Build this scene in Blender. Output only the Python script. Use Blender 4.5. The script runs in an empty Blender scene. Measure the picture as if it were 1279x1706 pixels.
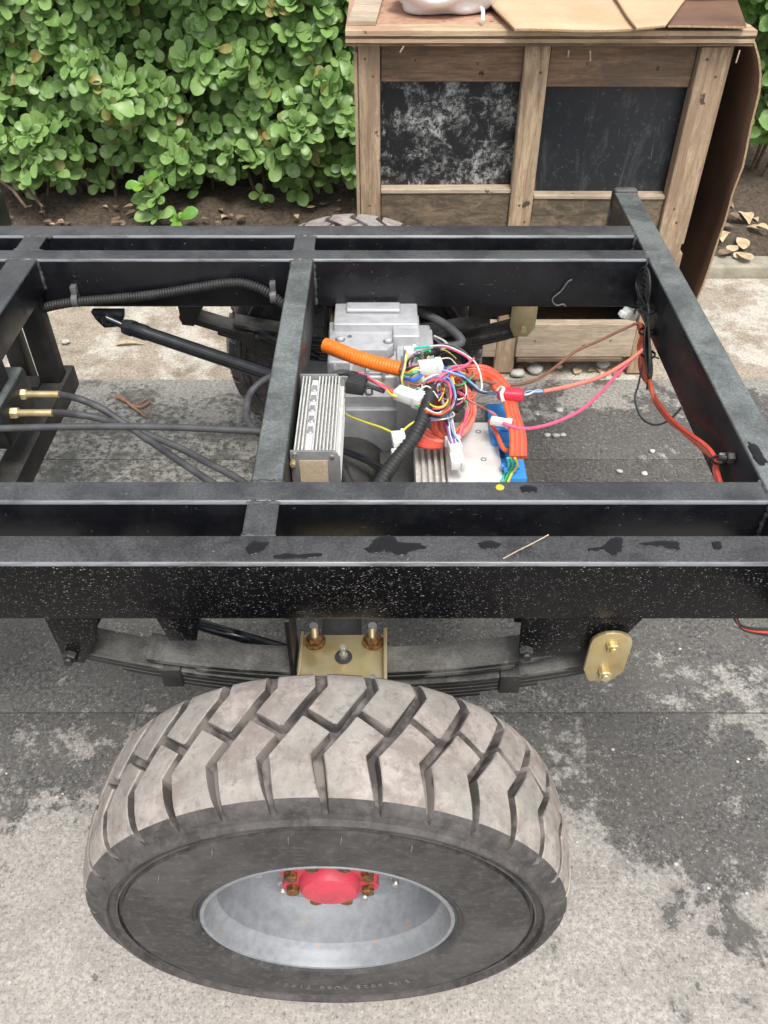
import bpy, bmesh, math, random
from mathutils import Vector, Matrix, noise as mnoise
random.seed(7)
S = bpy.context.scene
C = S.collection
# ------------------------------------------------------------------ camera
H = 1.905
FPX = 1385.0
PITCH = math.radians(42.8)
cam_d = bpy.data.cameras.new('camera'); cam = bpy.data.objects.new('camera', cam_d); C.objects.link(cam)
cam_d.sensor_fit = 'HORIZONTAL'; cam_d.sensor_width = 36.0; cam_d.lens = 36.0*FPX/1279.0
cam_d.clip_start = 0.02; cam_d.clip_end = 500
cam.location = (0, 0, H); cam.rotation_euler = (math.pi/2-PITCH, 0, 0)
S.camera = cam
S.render.resolution_x = 768; S.render.resolution_y = 1024
# ------------------------------------------------------------------ world, sun, exposure
SUN_EL, SUN_AZ = math.radians(64), math.radians(160)      # azimuth clockwise from +Y
w = bpy.data.worlds.new('World'); S.world = w; w.use_nodes = True
nt = w.node_tree; nt.nodes.clear()
sky = nt.nodes.new('ShaderNodeTexSky'); sky.sky_type = 'NISHITA'; sky.sun_disc = False
sky.sun_elevation = SUN_EL; sky.sun_rotation = SUN_AZ; sky.air_density = 1.0; sky.dust_density = 3.5; sky.ozone_density = 1.0
hs = nt.nodes.new('ShaderNodeHueSaturation'); hs.inputs['Saturation'].default_value = 0.28
bg = nt.nodes.new('ShaderNodeBackground'); bg.inputs['Strength'].default_value = 0.15
wo = nt.nodes.new('ShaderNodeOutputWorld')
nt.links.new(sky.outputs[0], hs.inputs['Color']); nt.links.new(hs.outputs[0], bg.inputs['Color']); nt.links.new(bg.outputs[0], wo.inputs[0])
sl = bpy.data.lights.new('sun', 'SUN'); sl.energy = 1.7; sl.angle = math.radians(20); sl.color = (1.0, 0.965, 0.91)
so = bpy.data.objects.new('sun', sl); C.objects.link(so)
sd = Vector((math.sin(SUN_AZ)*math.cos(SUN_EL), math.cos(SUN_AZ)*math.cos(SUN_EL), math.sin(SUN_EL)))
so.rotation_euler = sd.to_track_quat('Z', 'Y').to_euler(); so.location = sd*20
S.view_settings.view_transform = 'Standard'; S.view_settings.look = 'None'
S.view_settings.exposure = 0.62; S.view_settings.gamma = 1.0
# ------------------------------------------------------------------ helpers
cp, sp_ = math.cos(PITCH), math.sin(PITCH)
def A(u, v, x=None, y=None, z=None):
    """photo point on a known plane -> point in the place (metres, z = 0 on the ground)"""
    a = (853-v)/FPX
    r = Vector(((u-640)/FPX, cp+a*sp_, -sp_+a*cp))
    if y is not None: t = y/r.y
    elif z is not None: t = (z-H)/r.z
    else: t = x/r.x
    return Vector((r.x*t, r.y*t, H+r.z*t))
WL = {}
def thing(name, label, cat, loc=(0, 0, 0), group=None):
    o = bpy.data.objects.new(name, None); C.objects.link(o); o.location = loc; o.empty_display_size = .05
    WL[o] = Vector(loc); o['label'] = label; o['category'] = cat
    if group: o['group'] = group
    return o
def tag(o, label=None, cat=None, group=None, kind=None):
    if label: o['label'] = label
    if cat: o['category'] = cat
    if group: o['group'] = group
    if kind: o['kind'] = kind
    return o
def build(name, bm, mats, parent=None, smooth=False, angle=35, recalc=True):
    me = bpy.data.meshes.new(name)
    if recalc: bmesh.ops.recalc_face_normals(bm, faces=bm.faces[:])
    if smooth:
        ca = math.radians(angle)
        for f in bm.faces: f.smooth = True
        for e in bm.edges:
            if len(e.link_faces) == 2 and e.calc_face_angle(0) > ca: e.smooth = False
    bm.to_mesh(me); bm.free()
    if not isinstance(mats, (list, tuple)): mats = [mats]
    for m in mats: me.materials.append(M[m])
    o = bpy.data.objects.new(name, me); C.objects.link(o)
    WL[o] = Vector((0, 0, 0))
    if parent is not None:
        o.parent = parent; o.location = -WL[parent]
    return o
def place(name, me, mat, loc, rot=None, parent=None, scale=None):
    o = bpy.data.objects.new(name, me); C.objects.link(o); WL[o] = Vector(loc)
    o.location = Vector(loc)
    if rot is not None: o.rotation_euler = rot
    if scale is not None: o.scale = scale
    if parent is not None: o.parent = parent; o.location = Vector(loc)-WL[parent]
    return o
def meshdata(name, bm, mats, smooth=False, angle=35):
    o = build(name, bm, mats, None, smooth, angle); me = o.data; WL.pop(o); bpy.data.objects.remove(o); return me
def NB(): return bmesh.new()
def box(bm, x0, x1, y0, y1, z0, z1, bev=0, seg=2, mi=0):
    if x0 > x1: x0, x1 = x1, x0
    if y0 > y1: y0, y1 = y1, y0
    if z0 > z1: z0, z1 = z1, z0
    b = bmesh.new()
    vs = [b.verts.new((x, y, z)) for x in (x0, x1) for y in (y0, y1) for z in (z0, z1)]
    for q in ((0, 1, 3, 2), (4, 6, 7, 5), (0, 4, 5, 1), (2, 3, 7, 6), (0, 2, 6, 4), (1, 5, 7, 3)):
        b.faces.new([vs[i] for i in q])
    if bev: bmesh.ops.bevel(b, geom=b.edges[:], offset=bev, segments=seg, profile=.5, affect='EDGES')
    merge(bm, b, mi); return bm
def merge(bm, b, mi=0, mat=None):
    mp = {}
    for v in b.verts: mp[v] = bm.verts.new(mat @ v.co if mat else v.co)
    for f in b.faces:
        try: n = bm.faces.new([mp[v] for v in f.verts]); n.material_index = mi; n.smooth = f.smooth
        except ValueError: pass
    b.free()
def obox(bm, center, size, rot, bev=0, seg=2, mi=0):
    """oriented box"""
    b = bmesh.new(); sx, sy, sz = [k/2 for k in size]
    box(b, -sx, sx, -sy, sy, -sz, sz, bev, seg)
    mt = Matrix.Translation(Vector(center)) @ (rot.to_matrix().to_4x4() if hasattr(rot, 'to_matrix') else rot.to_4x4())
    merge(bm, b, mi, mt)
def spline(pts, n=8, closed=False):
    pts = [Vector(p) for p in pts]; out = []
    m = len(pts)
    for i in range(m-1):
        p0 = pts[max(i-1, 0)]; p1 = pts[i]; p2 = pts[i+1]; p3 = pts[min(i+2, m-1)]
        for k in range(n):
            t = k/n; t2 = t*t; t3 = t2*t
            out.append(.5*((2*p1)+(-p0+p2)*t+(2*p0-5*p1+4*p2-p3)*t2+(-p0+3*p1-3*p2+p3)*t3))
    out.append(pts[-1]); return out
def resample(pts, step):
    L = [0]
    for i in range(1, len(pts)): L.append(L[-1]+(pts[i]-pts[i-1]).length)
    n = max(2, int(L[-1]/step)); out = []; j = 0
    for k in range(n+1):
        d = L[-1]*k/n
        while j < len(pts)-2 and L[j+1] < d: j += 1
        s = L[j+1]-L[j]; t = (d-L[j])/s if s > 1e-9 else 0
        out.append(pts[j].lerp(pts[j+1], min(max(t, 0), 1)))
    return out
def tube(bm, pts, r, n=8, mi=0, cap=True, smooth=True):
    """r: number or list per point"""
    pts = [Vector(p) for p in pts]; m = len(pts)
    T = []
    for i in range(m):
        t = pts[min(i+1, m-1)]-pts[max(i-1, 0)]
        T.append(t.normalized() if t.length > 1e-9 else Vector((0, 0, 1)))
    up = Vector((0, 0, 1)) if abs(T[0].z) < .9 else Vector((1, 0, 0))
    N = (up-T[0]*up.dot(T[0])).normalized(); rings = []
    for i in range(m):
        N = (N-T[i]*N.dot(T[i])); N = N.normalized() if N.length > 1e-6 else Vector((1, 0, 0))
        B = T[i].cross(N); rr = r[i] if isinstance(r, (list, tuple)) else r
        rings.append([bm.verts.new(pts[i]+(N*math.cos(2*math.pi*k/n)+B*math.sin(2*math.pi*k/n))*rr) for k in range(n)])
    for i in range(m-1):
        for k in range(n):
            f = bm.faces.new((rings[i][k], rings[i][(k+1) % n], rings[i+1][(k+1) % n], rings[i+1][k])); f.material_index = mi; f.smooth = smooth
    if cap:
        f = bm.faces.new(rings[0][::-1]); f.material_index = mi; f = bm.faces.new(rings[-1]); f.material_index = mi
def corrugated(bm, pts, r, pitch, n=12, depth=.16):
    ps = resample(spline(pts, 10), pitch/4); rr = [r*(1 if (i % 4) in (0, 1) else 1-depth) for i in range(len(ps))]
    tube(bm, ps, rr, n)
def lathe(bm, prof, origin, n=64, mi=0, axis='y', closed=False, smooth=True):
    """prof: list of (along axis, radius); revolve round the axis through origin"""
    o = Vector(origin); rings = []
    for (a, r) in prof:
        ring = []
        for k in range(n):
            t = 2*math.pi*k/n; p, q = r*math.cos(t), r*math.sin(t)
            ring.append(bm.verts.new(o+(Vector((p, a, q)) if axis == 'y' else Vector((p, q, a)) if axis == 'z' else Vector((a, p, q)))))
        rings.append(ring)
    L = len(rings)
    for i in range(L if closed else L-1):
        a, b = rings[i], rings[(i+1) % L]
        for k in range(n):
            f = bm.faces.new((a[k], a[(k+1) % n], b[(k+1) % n], b[k])); f.material_index = mi; f.smooth = smooth
    if not closed:
        for rg, rad in ((rings[0], prof[0][1]), (rings[-1], prof[-1][1])):
            if rad < .25: f = bm.faces.new(rg); f.material_index = mi
def cyl(bm, p0, p1, r, n=16, mi=0, bev=0):
    p0, p1 = Vector(p0), Vector(p1)
    if bev:
        d = (p1-p0).normalized(); tube(bm, [p0, p0+d*bev*.01, p1-d*bev, p1], [r, r, r, r-bev], n, mi)
    else: tube(bm, [p0, p1], r, n, mi, smooth=n > 6)
def prism(bm, poly, axis, lo, hi, bev=0, mi=0, seg=2):
    """poly: 2-D outline; axis 'y' -> (x,z), 'z' -> (x,y), 'x' -> (y,z)"""
    b = bmesh.new()
    def P(p, t): return {'y': (p[0], t, p[1]), 'z': (p[0], p[1], t), 'x': (t, p[0], p[1])}[axis]
    a = [b.verts.new(P(p, lo)) for p in poly]; c = [b.verts.new(P(p, hi)) for p in poly]; n = len(poly)
    b.faces.new(a); b.faces.new(c[::-1])
    for i in range(n): b.faces.new((a[i], a[(i+1) % n], c[(i+1) % n], c[i]))
    bmesh.ops.recalc_face_normals(b, faces=b.faces[:])
    if bev: bmesh.ops.bevel(b, geom=b.edges[:], offset=bev, segments=seg, profile=.5, affect='EDGES')
    merge(bm, b, mi)
def hexhead(bm, p, d, r, h, mi=0, n=6):
    p = Vector(p); d = Vector(d).normalized(); tube(bm, [p, p+d*h*.8, p+d*h], [r, r, r*.85], n, mi, smooth=False)
def blob(bm, c, rad, seed, amp=.2, sub=3, freq=2.0):
    b = bmesh.new(); bmesh.ops.create_icosphere(b, subdivisions=sub, radius=1)
    for v in b.verts:
        d = 1+amp*mnoise.noise(v.co*freq+Vector((seed*3.1, seed*1.7, seed)))
        v.co = Vector((c[0]+v.co.x*rad[0]*d, c[1]+v.co.y*rad[1]*d, c[2]+v.co.z*rad[2]*d))
    merge(bm, b)
# ------------------------------------------------------------------ materials
M = {}
class NT:
    def __init__(s, name):
        m = bpy.data.materials.new(name); m.use_nodes = True; s.m = m; s.t = m.node_tree; s.t.nodes.clear()
        s.out = s.t.nodes.new('ShaderNodeOutputMaterial'); s.b = s.t.nodes.new('ShaderNodeBsdfPrincipled')
        s.t.links.new(s.b.outputs[0], s.out.inputs[0]); M[name] = m
        s.pos = s.t.nodes.new('ShaderNodeNewGeometry').outputs['Position']
    def n(s, t): return s.t.nodes.new(t)
    def l(s, a, b): s.t.links.new(a, b)
    def noise(s, scale, detail=4, rough=.55, vec=None, dist=0):
        k = s.n('ShaderNodeTexNoise'); k.inputs['Scale'].default_value = scale; k.inputs['Detail'].default_value = detail
        k.inputs['Roughness'].default_value = rough; k.inputs['Distortion'].default_value = dist
        s.l(vec or s.pos, k.inputs['Vector']); return k.outputs['Fac']
    def scaled(s, sx, sy, sz):
        k = s.n('ShaderNodeMapping'); k.inputs['Scale'].default_value = (sx, sy, sz); s.l(s.pos, k.inputs['Vector']); return k.outputs[0]
    def ramp(s, fac, lo, hi):
        k = s.n('ShaderNodeMapRange'); k.inputs['From Min'].default_value = lo; k.inputs['From Max'].default_value = hi; k.clamp = True
        s.l(fac, k.inputs['Value']); return k.outputs[0]
    def math(s, op, a, b=None):
        k = s.n('ShaderNodeMath'); k.operation = op
        for i, q in enumerate((a, b)):
            if q is None: continue
            if isinstance(q, (int, float)): k.inputs[i].default_value = q
            else: s.l(q, k.inputs[i])
        return k.outputs[0]
    def mix(s, fac, a, b):
        k = s.n('ShaderNodeMix'); k.data_type = 'RGBA'
        if isinstance(fac, (int, float)): k.inputs[0].default_value = fac
        else: s.l(fac, k.inputs[0])
        for i, q in ((6, a), (7, b)):
            if isinstance(q, (tuple, list)): k.inputs[i].default_value = (*q[:3], 1)
            else: s.l(q, k.inputs[i])
        return k.outputs[2]
    def fmix(s, fac, a, b):
        k = s.n('ShaderNodeMix'); k.data_type = 'FLOAT'; s.l(fac, k.inputs[0])
        for i, q in ((2, a), (3, b)):
            if isinstance(q, (int, float)): k.inputs[i].default_value = q
            else: s.l(q, k.inputs[i])
        return k.outputs[0]
    def set(s, col=None, rough=None, metal=None, bump=None, bstr=.3, bdist=.002):
        for nm, q in (('Base Color', col), ('Roughness', rough), ('Metallic', metal)):
            if q is None: continue
            if isinstance(q, (tuple, list)): s.b.inputs[nm].default_value = (*q[:3], 1)
            elif isinstance(q, (int, float)): s.b.inputs[nm].default_value = q
            else: s.l(q, s.b.inputs[nm])
        if bump is not None:
            k = s.n('ShaderNodeBump'); k.inputs['Strength'].default_value = bstr; k.inputs['Distance'].default_value = bdist
            s.l(bump, k.inputs['Height']); s.l(k.outputs[0], s.b.inputs['Normal'])
        return s
def simple(name, c1, c2, scale, rough=.5, rough2=None, metal=0, lo=.35, hi=.65, bump=.15, bs=60, bd=.001, detail=5):
    k = NT(name); f = k.ramp(k.noise(scale, detail), lo, hi)
    k.set(k.mix(f, c1, c2), k.fmix(f, rough, rough2 if rough2 is not None else rough), metal, k.noise(bs, 4), bump, bd); return k
# black chassis enamel: upward faces greyed by dust and painted-in sky reflection, scuffs, dried water marks
def paint(name, base, dust, top, dlo, dhi, drops=0, r0=.3, r1=.6, topamt=.85):
    k = NT(name)
    nz = k.n('ShaderNodeSeparateXYZ'); k.l(k.n('ShaderNodeNewGeometry').outputs['True Normal'], nz.inputs[0])
    up = k.ramp(nz.outputs[2], .55, .95)
    f = k.ramp(k.noise(9, 9, .7), dlo, dhi)
    blot = k.ramp(k.noise(6.5, 9, .72, None, .4), .41, .58)
    g = k.ramp(k.noise(1, 5, .6, k.scaled(14, 160, 160)), .56, .8)
    sc = k.ramp(k.noise(95, 4, .65), .67, .73); sc2 = k.ramp(k.noise(1, 3, .6, k.scaled(26, 300, 300)), .72, .76)
    col = k.mix(k.math('MAXIMUM', k.math('MULTIPLY', f, .6), k.math('MULTIPLY', g, .3)), base, dust)
    film = k.math('MULTIPLY', up, k.math('ADD', k.math('MULTIPLY', blot, topamt*.55), topamt*.45))
    grain = k.mix(k.ramp(k.noise(190, 5, .75), .40, .60), tuple(q*.72 for q in top), tuple(q*1.25 for q in top))
    col = k.mix(film, col, grain)
    col = k.mix(k.math('MULTIPLY', k.math('MAXIMUM', sc, sc2), .45), col, (.3, .29, .27))
    rg = k.fmix(film, k.fmix(f, r0, r1), .47); k.b.inputs['Specular IOR Level'].default_value = .16 if drops else .45
    if drops:
        v = k.n('ShaderNodeTexVoronoi'); v.inputs['Scale'].default_value = 1.0; k.l(k.scaled(105, 105, 240), v.inputs['Vector'])
        v2 = k.n('ShaderNodeTexVoronoi'); v2.inputs['Scale'].default_value = 1.0; k.l(k.scaled(300, 300, 520), v2.inputs['Vector'])
        thr = k.ramp(k.noise(5, 5), .25, .75)
        dm = k.ramp(k.math('SUBTRACT', v.outputs['Distance'], k.math('ADD', k.math('MULTIPLY', thr, .22), .05)), .04, -.03)
        dm = k.math('MULTIPLY', dm, k.ramp(k.noise(85, 2), .46, .56))
        d2 = k.math('MULTIPLY', k.ramp(v2.outputs['Distance'], .30, .2), k.ramp(k.noise(140, 2), .5, .6))
        dm = k.math('MULTIPLY', k.math('MAXIMUM', dm, k.math('MULTIPLY', d2, .7)), k.ramp(nz.outputs[2], .6, .3))
        col = k.mix(k.math('MULTIPLY', dm, .62), col, (.46, .45, .44)); rg = k.fmix(dm, rg, .35)
        k.set(col, rg, 0, dm, .6, .003)
    else:
        k.set(col, rg, 0, k.noise(140, 3), .12, .001)
    return k
paint('black_paint', (.006, .0065, .009), (.022, .023, .026), (.085, .088, .09), .45, .8)
paint('black_drops', (.0055, .0052, .006), (.014, .0135, .0135), (.085, .086, .088), .5, .8, 1, .28, .5)
paint('cross_paint', (.010, .011, .012), (.05, .053, .052), (.18, .20, .192), .42, .72, 0, .32, .65)
paint('dull_black', (.014, .0135, .013), (.06, .057, .052), (.075, .072, .066), .45, .75, 0, .45, .8)
paint('dusty_black', (.018, .017, .017), (.20, .195, .18), (.15, .145, .132), .52, .62, 0, .5, .85, .62)
k = NT('edge_highlight'); f = k.ramp(k.noise(1, 6, .7, k.scaled(8, 60, 60)), .30, .55); k.set(k.mix(f, (.035, .037, .041), (.20, .205, .22)), .34, 0)  # sky highlight on the rounded rail edges, painted as broken light grey
simple('gloss_black', (.007, .008, .010), (.014, .015, .018), 20, .14, .26, bump=.03)
simple('weld', (.03, .03, .03), (.09, .09, .085), 60, .5, .7, bump=.5, bs=200)
simple('matt_rubber', (.012, .012, .012), (.03, .03, .03), 30, .55, .7, bump=.1, bs=200)
simple('grey_rubber', (.05, .052, .055), (.09, .09, .095), 25, .5, .65, bump=.1, bs=200)
# tyre
k = NT('tyre_side'); f = k.ramp(k.noise(8, 9, .7), .42, .60); g = k.ramp(k.noise(70, 6, .7), .52, .64); s_ = k.ramp(k.noise(1, 5, .7, k.scaled(18, 18, 60)), .55, .66)
c = k.mix(f, (.022, .022, .023), (.075, .071, .068)); c = k.mix(k.math('MULTIPLY', g, .35), c, (.15, .14, .13)); c = k.mix(k.math('MULTIPLY', s_, .4), c, (.12, .11, .10))
k.set(c, k.fmix(f, .48, .75), 0, k.noise(220, 3), .2, .001)
k = NT('tyre_tread'); f = k.ramp(k.noise(14, 9, .75), .42, .58); g = k.ramp(k.noise(55, 8, .75), .53, .62); h = k.ramp(k.noise(6, 6, .65), .46, .60); h2 = k.ramp(k.noise(23, 8, .75, None, .5), .54, .63)
c = k.mix(f, (.24, .205, .18), (.40, .355, .32)); c = k.mix(k.math('MULTIPLY', h, .6), c, (.27, .265, .235)); c = k.mix(k.math('MULTIPLY', g, .5), c, (.15, .125, .11)); c = k.mix(k.math('MULTIPLY', h2, .45), c, (.19, .165, .15))
sp = k.ramp(k.noise(24, 9, .75, None, .4), .675, .69); c = k.mix(k.math('MULTIPLY', sp, .85), c, (.045, .04, .038))
rs = k.ramp(k.noise(13, 6, .7, k.scaled(1, 1.7, 1)), .70, .72); c = k.mix(k.math('MULTIPLY', rs, .8), c, (.45, .25, .07))
k.set(c, .85, 0, k.noise(160, 6, .7), .5, .003)
k = NT('tyre_shoulder'); f = k.ramp(k.noise(9, 9, .72), .42, .58); g = k.ramp(k.noise(60, 6, .75), .50, .60)
c = k.mix(f, (.040, .037, .036), (.088, .080, .076)); c = k.mix(k.math('MULTIPLY', g, .35), c, (.15, .135, .125)); k.set(c, .75, 0, k.noise(180, 4), .3, .0015)
simple('tyre_letter', (.10, .097, .094), (.17, .165, .16), 60, .6)
simple('paint_yellow', (.6, .5, .04), (.5, .42, .03), 60, .5)
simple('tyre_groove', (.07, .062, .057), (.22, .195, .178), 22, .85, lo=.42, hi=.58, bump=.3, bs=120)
# metals
k = NT('galvanised'); f = k.ramp(k.noise(60, 5, .7), .35, .65); g = k.ramp(k.noise(8, 5), .4, .7); r = k.ramp(k.noise(22, 6, .7), .655, .69)
c = k.mix(f, (.22, .235, .252), (.31, .327, .345)); c = k.mix(k.math('MULTIPLY', g, .5), c, (.21, .22, .235)); c = k.mix(r, c, (.52, .25, .07))
k.set(c, k.fmix(f, .50, .62), .25, k.noise(110, 4), .12, .001)
k = NT('hub_red'); f = k.ramp(k.noise(25, 6, .7), .42, .6); g = k.ramp(k.noise(70, 6, .75), .60, .66); c = k.mix(f, (.60, .05, .085), (.50, .06, .085)); c = k.mix(k.math('MULTIPLY', g, .7), c, (.14, .05, .045)); k.set(c, k.fmix(f, .42, .62), 0, k.noise(50, 4), .25, .002)
simple('rusty_bolt', (.05, .04, .03), (.30, .14, .04), 160, .5, .7, .5, bump=.4, bs=300)
simple('steel', (.5, .49, .47), (.62, .61, .59), 60, .35, .45, .85, bump=.08, bs=200)
k = NT('zinc_gold'); f = k.ramp(k.noise(14, 5, .6), .35, .65); g = k.ramp(k.noise(40, 6, .6), .5, .75)
c = k.mix(f, (.58, .47, .22), (.62, .56, .37)); c = k.mix(k.math('MULTIPLY', g, .5), c, (.60, .33, .16))
k.set(c, k.fmix(f, .34, .5), .8, k.noise(1, 3, .5, k.scaled(30, 30, 400)), .1, .001)
simple('brass', (.60, .47, .22), (.66, .56, .34), 50, .34, .45, .6, bump=.05)
simple('cast_grey', (.44, .45, .465), (.53, .54, .55), 40, .45, .55, .35, bump=.12, bs=260)
simple('cast_dark', (.16, .165, .17), (.22, .225, .23), 30, .5, .6, .35, bump=.12, bs=260)
simple('alu_fin', (.56, .56, .52), (.72, .72, .68), 90, .42, .55, .25, bump=.1, bs=200)
simple('alu_plate', (.66, .66, .63), (.76, .76, .73), 25, .38, .5, .2, bump=.06, bs=200)
simple('end_grey', (.22, .22, .215), (.28, .28, .27), 40, .5, .6, .3, bump=.08, bs=200)
k = NT('label_tan'); f = k.ramp(k.noise(50, 4), .4, .7); g = k.ramp(k.noise(1, 2, .5, k.scaled(420, 60, 240)), .57, .62)
k.set(k.mix(k.math('MULTIPLY', g, .5), k.mix(f, (.50, .40, .27), (.60, .50, .36)), (.22, .15, .09)), .7)
# plastics, cables
for nm, c in (('wire_red', (.60, .075, .045)), ('wire_orange', (.66, .12, .045)), ('wire_pink', (.62, .10, .20)), ('wire_yellow', (.62, .55, .05)),
              ('wire_green', (.04, .40, .16)), ('wire_blue', (.04, .12, .45)), ('wire_white', (.62, .62, .58)), ('wire_black', (.02, .02, .02)),
              ('wire_brown', (.18, .08, .05)), ('wire_purple', (.22, .10, .36)), ('wire_teal', (.05, .45, .40)), ('blue_plastic', (.03, .24, .62)),
              ('wire_lightblue', (.22, .38, .68)), ('tape_red', (.60, .03, .06)), ('orange_conduit', (.80, .17, .012)), ('wire_grey', (.10, .10, .105)),
              ('wire_salmon', (.66, .20, .15))):
    simple(nm, c, tuple(min(1, q*1.15+.008) for q in c), 50, .36, .5, bump=.04)
k = simple('white_plastic', (.66, .67, .63), (.74, .75, .72), 30, .35, .45, bump=.04); k.b.inputs['Subsurface Weight'].default_value = .15; k.b.inputs['Subsurface Radius'].default_value = (.004, .004, .004)
k = NT('bag_white'); f = k.ramp(k.noise(6, 4), .35, .65); k.set(k.mix(f, (.68, .68, .70), (.78, .78, .79)), .45, 0, k.noise(14, 6, .6), .5, .02)
simple('fuse_black', (.035, .035, .037), (.055, .055, .057), 40, .5, .6, bump=.1)
# wood: long grain along the longest direction
def wood(name, c1, c2, c3, vec, sc=1.0):
    k = NT(name); vm = k.scaled(*vec); vf = k.scaled(*[q*6 for q in vec])
    gr = k.noise(3*sc, 9, .7, vm, .8); f = k.ramp(gr, .40, .60); fg = k.ramp(k.noise(3, 4, .6, vf), .50, .62)
    st = k.ramp(k.noise(5, 8, .7), .50, .60); st2 = k.ramp(k.noise(1.8, 6, .7, vm), .54, .64); kn = k.ramp(k.noise(17, 3), .70, .73); sp = k.ramp(k.noise(120, 4, .7), .63, .68)
    c = k.mix(f, c1, c2); c = k.mix(k.math('MULTIPLY', fg, .45), c, tuple(q*.6 for q in c1)); c = k.mix(k.math('MULTIPLY', st, .55), c, c3); c = k.mix(k.math('MULTIPLY', st2, .38), c, tuple(q*.55 for q in c3))
    c = k.mix(kn, c, tuple(q*.3 for q in c1)); c = k.mix(k.math('MULTIPLY', sp, .6), c, tuple(q*.4 for q in c3))
    k.set(c, .8, 0, gr, .45, .004); return k
wood('wood_post', (.30, .205, .13), (.54, .40, .265), (.29, .20, .13), (12, 12, 1.2))
wood('wood_rail', (.17, .10, .06), (.29, .19, .12), (.10, .075, .055), (1.2, 12, 12))
wood('wood_top', (.42, .29, .18), (.60, .46, .31), (.38, .22, .14), (1.0, 9, 30))
wood('wood_red', (.36, .19, .12), (.50, .31, .21), (.30, .17, .12), (2, 2, 2))
wood('wood_pale', (.40, .31, .22), (.55, .45, .34), (.28, .22, .16), (1.2, 12, 12))
wood('wood_moss', (.10, .075, .05), (.24, .18, .12), (.05, .05, .03), (3, 6, 9))
# crate panels
k = NT('panel_scuffed'); a = k.ramp(k.noise(7, 10, .78, None, .3), .47, .57); b = k.ramp(k.noise(55, 9, .85), .45, .56); d = k.ramp(k.noise(1, 6, .7, k.scaled(6, 6, 34)), .60, .64); e = k.ramp(k.noise(1, 6, .7, k.scaled(40, 40, 9)), .60, .65)
f = k.math('MAXIMUM', k.math('MULTIPLY', a, b), k.math('MULTIPLY', k.math('MAXIMUM', d, e), k.math('MULTIPLY', b, .7)))
k.set(k.mix(k.math('MULTIPLY', f, .85), (.014, .015, .017), (.50, .50, .475)), k.fmix(f, .45, .8), 0, f, .2, .001)
k = NT('panel_dark'); a = k.ramp(k.noise(2, 9, .75, k.scaled(5, 5, 1.2), .6), .53, .66); b = k.ramp(k.noise(60, 7, .75), .58, .66); d = k.ramp(k.noise(1, 5, .7, k.scaled(90, 90, 6)), .66, .69)
f = k.math('MAXIMUM', k.math('MAXIMUM', k.math('MULTIPLY', a, .14), k.math('MULTIPLY', b, .22)), k.math('MULTIPLY', d, .3))
k.set(k.mix(f, (.013, .016, .021), (.36, .37, .37)), k.fmix(f, .4, .75))
k = NT('cardboard'); f = k.ramp(k.noise(4, 5), .35, .65); g = k.ramp(k.noise(60, 3), .4, .7)
k.set(k.mix(k.math('MULTIPLY', g, .3), k.mix(f, (.50, .35, .21), (.60, .44, .28)), (.42, .29, .17)), .85, 0, k.noise(1, 2, .5, k.scaled(90, 2, 2)), .12, .002)
k = NT('cardboard_brown_shade'); f = k.ramp(k.noise(3, 5), .35, .65)  # brown board, darkened to carry the shade inside the side flap
k.set(k.mix(f, (.12, .062, .038), (.22, .125, .078)), .8, 0, k.noise(30, 4), .15, .002)
simple('flute', (.30, .19, .10), (.50, .36, .22), 240, .9, bump=.3, bs=300)
simple('black_sheet', (.012, .012, .015), (.03, .03, .034), 8, .35, .5, bump=.2, bs=12, bd=.01)
# ground
k = NT('concrete')
sep = k.n('ShaderNodeSeparateXYZ'); k.l(k.pos, sep.inputs[0]); X, Y = sep.outputs[0], sep.outputs[1]
fine = k.noise(260, 4, .8); grit = k.noise(85, 5, .8); med = k.noise(9, 8, .7); big = k.noise(2.2, 6, .65); pock = k.noise(150, 3, .6)
vo = k.n('ShaderNodeTexVoronoi'); vo.inputs['Scale'].default_value = 120; k.l(k.pos, vo.inputs['Vector'])
stone = k.math('MULTIPLY', k.ramp(vo.outputs['Distance'], .40, .25), k.ramp(k.noise(48, 4, .7), .50, .58))
light = k.mix(k.ramp(grit, .40, .60), (.285, .26, .232), (.50, .47, .43)); light = k.mix(k.math('MULTIPLY', k.ramp(big, .42, .58), .40), light, (.42, .375, .33)); light = k.mix(k.math('MULTIPLY', k.ramp(med, .46, .60), .45), light, (.27, .255, .23))
light = k.mix(k.math('MULTIPLY', k.ramp(pock, .58, .64), .7), light, (.13, .12, .11)); light = k.mix(k.math('MULTIPLY', stone, .5), light, (.60, .585, .54))
dark = k.mix(k.ramp(grit, .40, .60), (.022, .022, .021), (.125, .12, .11)); dark = k.mix(k.math('MULTIPLY', k.ramp(med, .47, .58), .5), dark, (.115, .11, .10)); dark = k.mix(k.math('MULTIPLY', k.ramp(big, .5, .6), .4), dark, (.085, .078, .066)); dark = k.mix(k.math('MULTIPLY', stone, .8), dark, (.30, .29, .27)); dark = k.mix(k.ramp(fine, .60, .66), dark, (.24, .23, .215))
mossy = k.mix(k.ramp(k.noise(42, 8, .8), .43, .55), (.05, .05, .042), (.36, .35, .31)); mossy = k.mix(k.math('MULTIPLY', k.ramp(med, .47, .57), .75), mossy, (.085, .082, .07))
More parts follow.
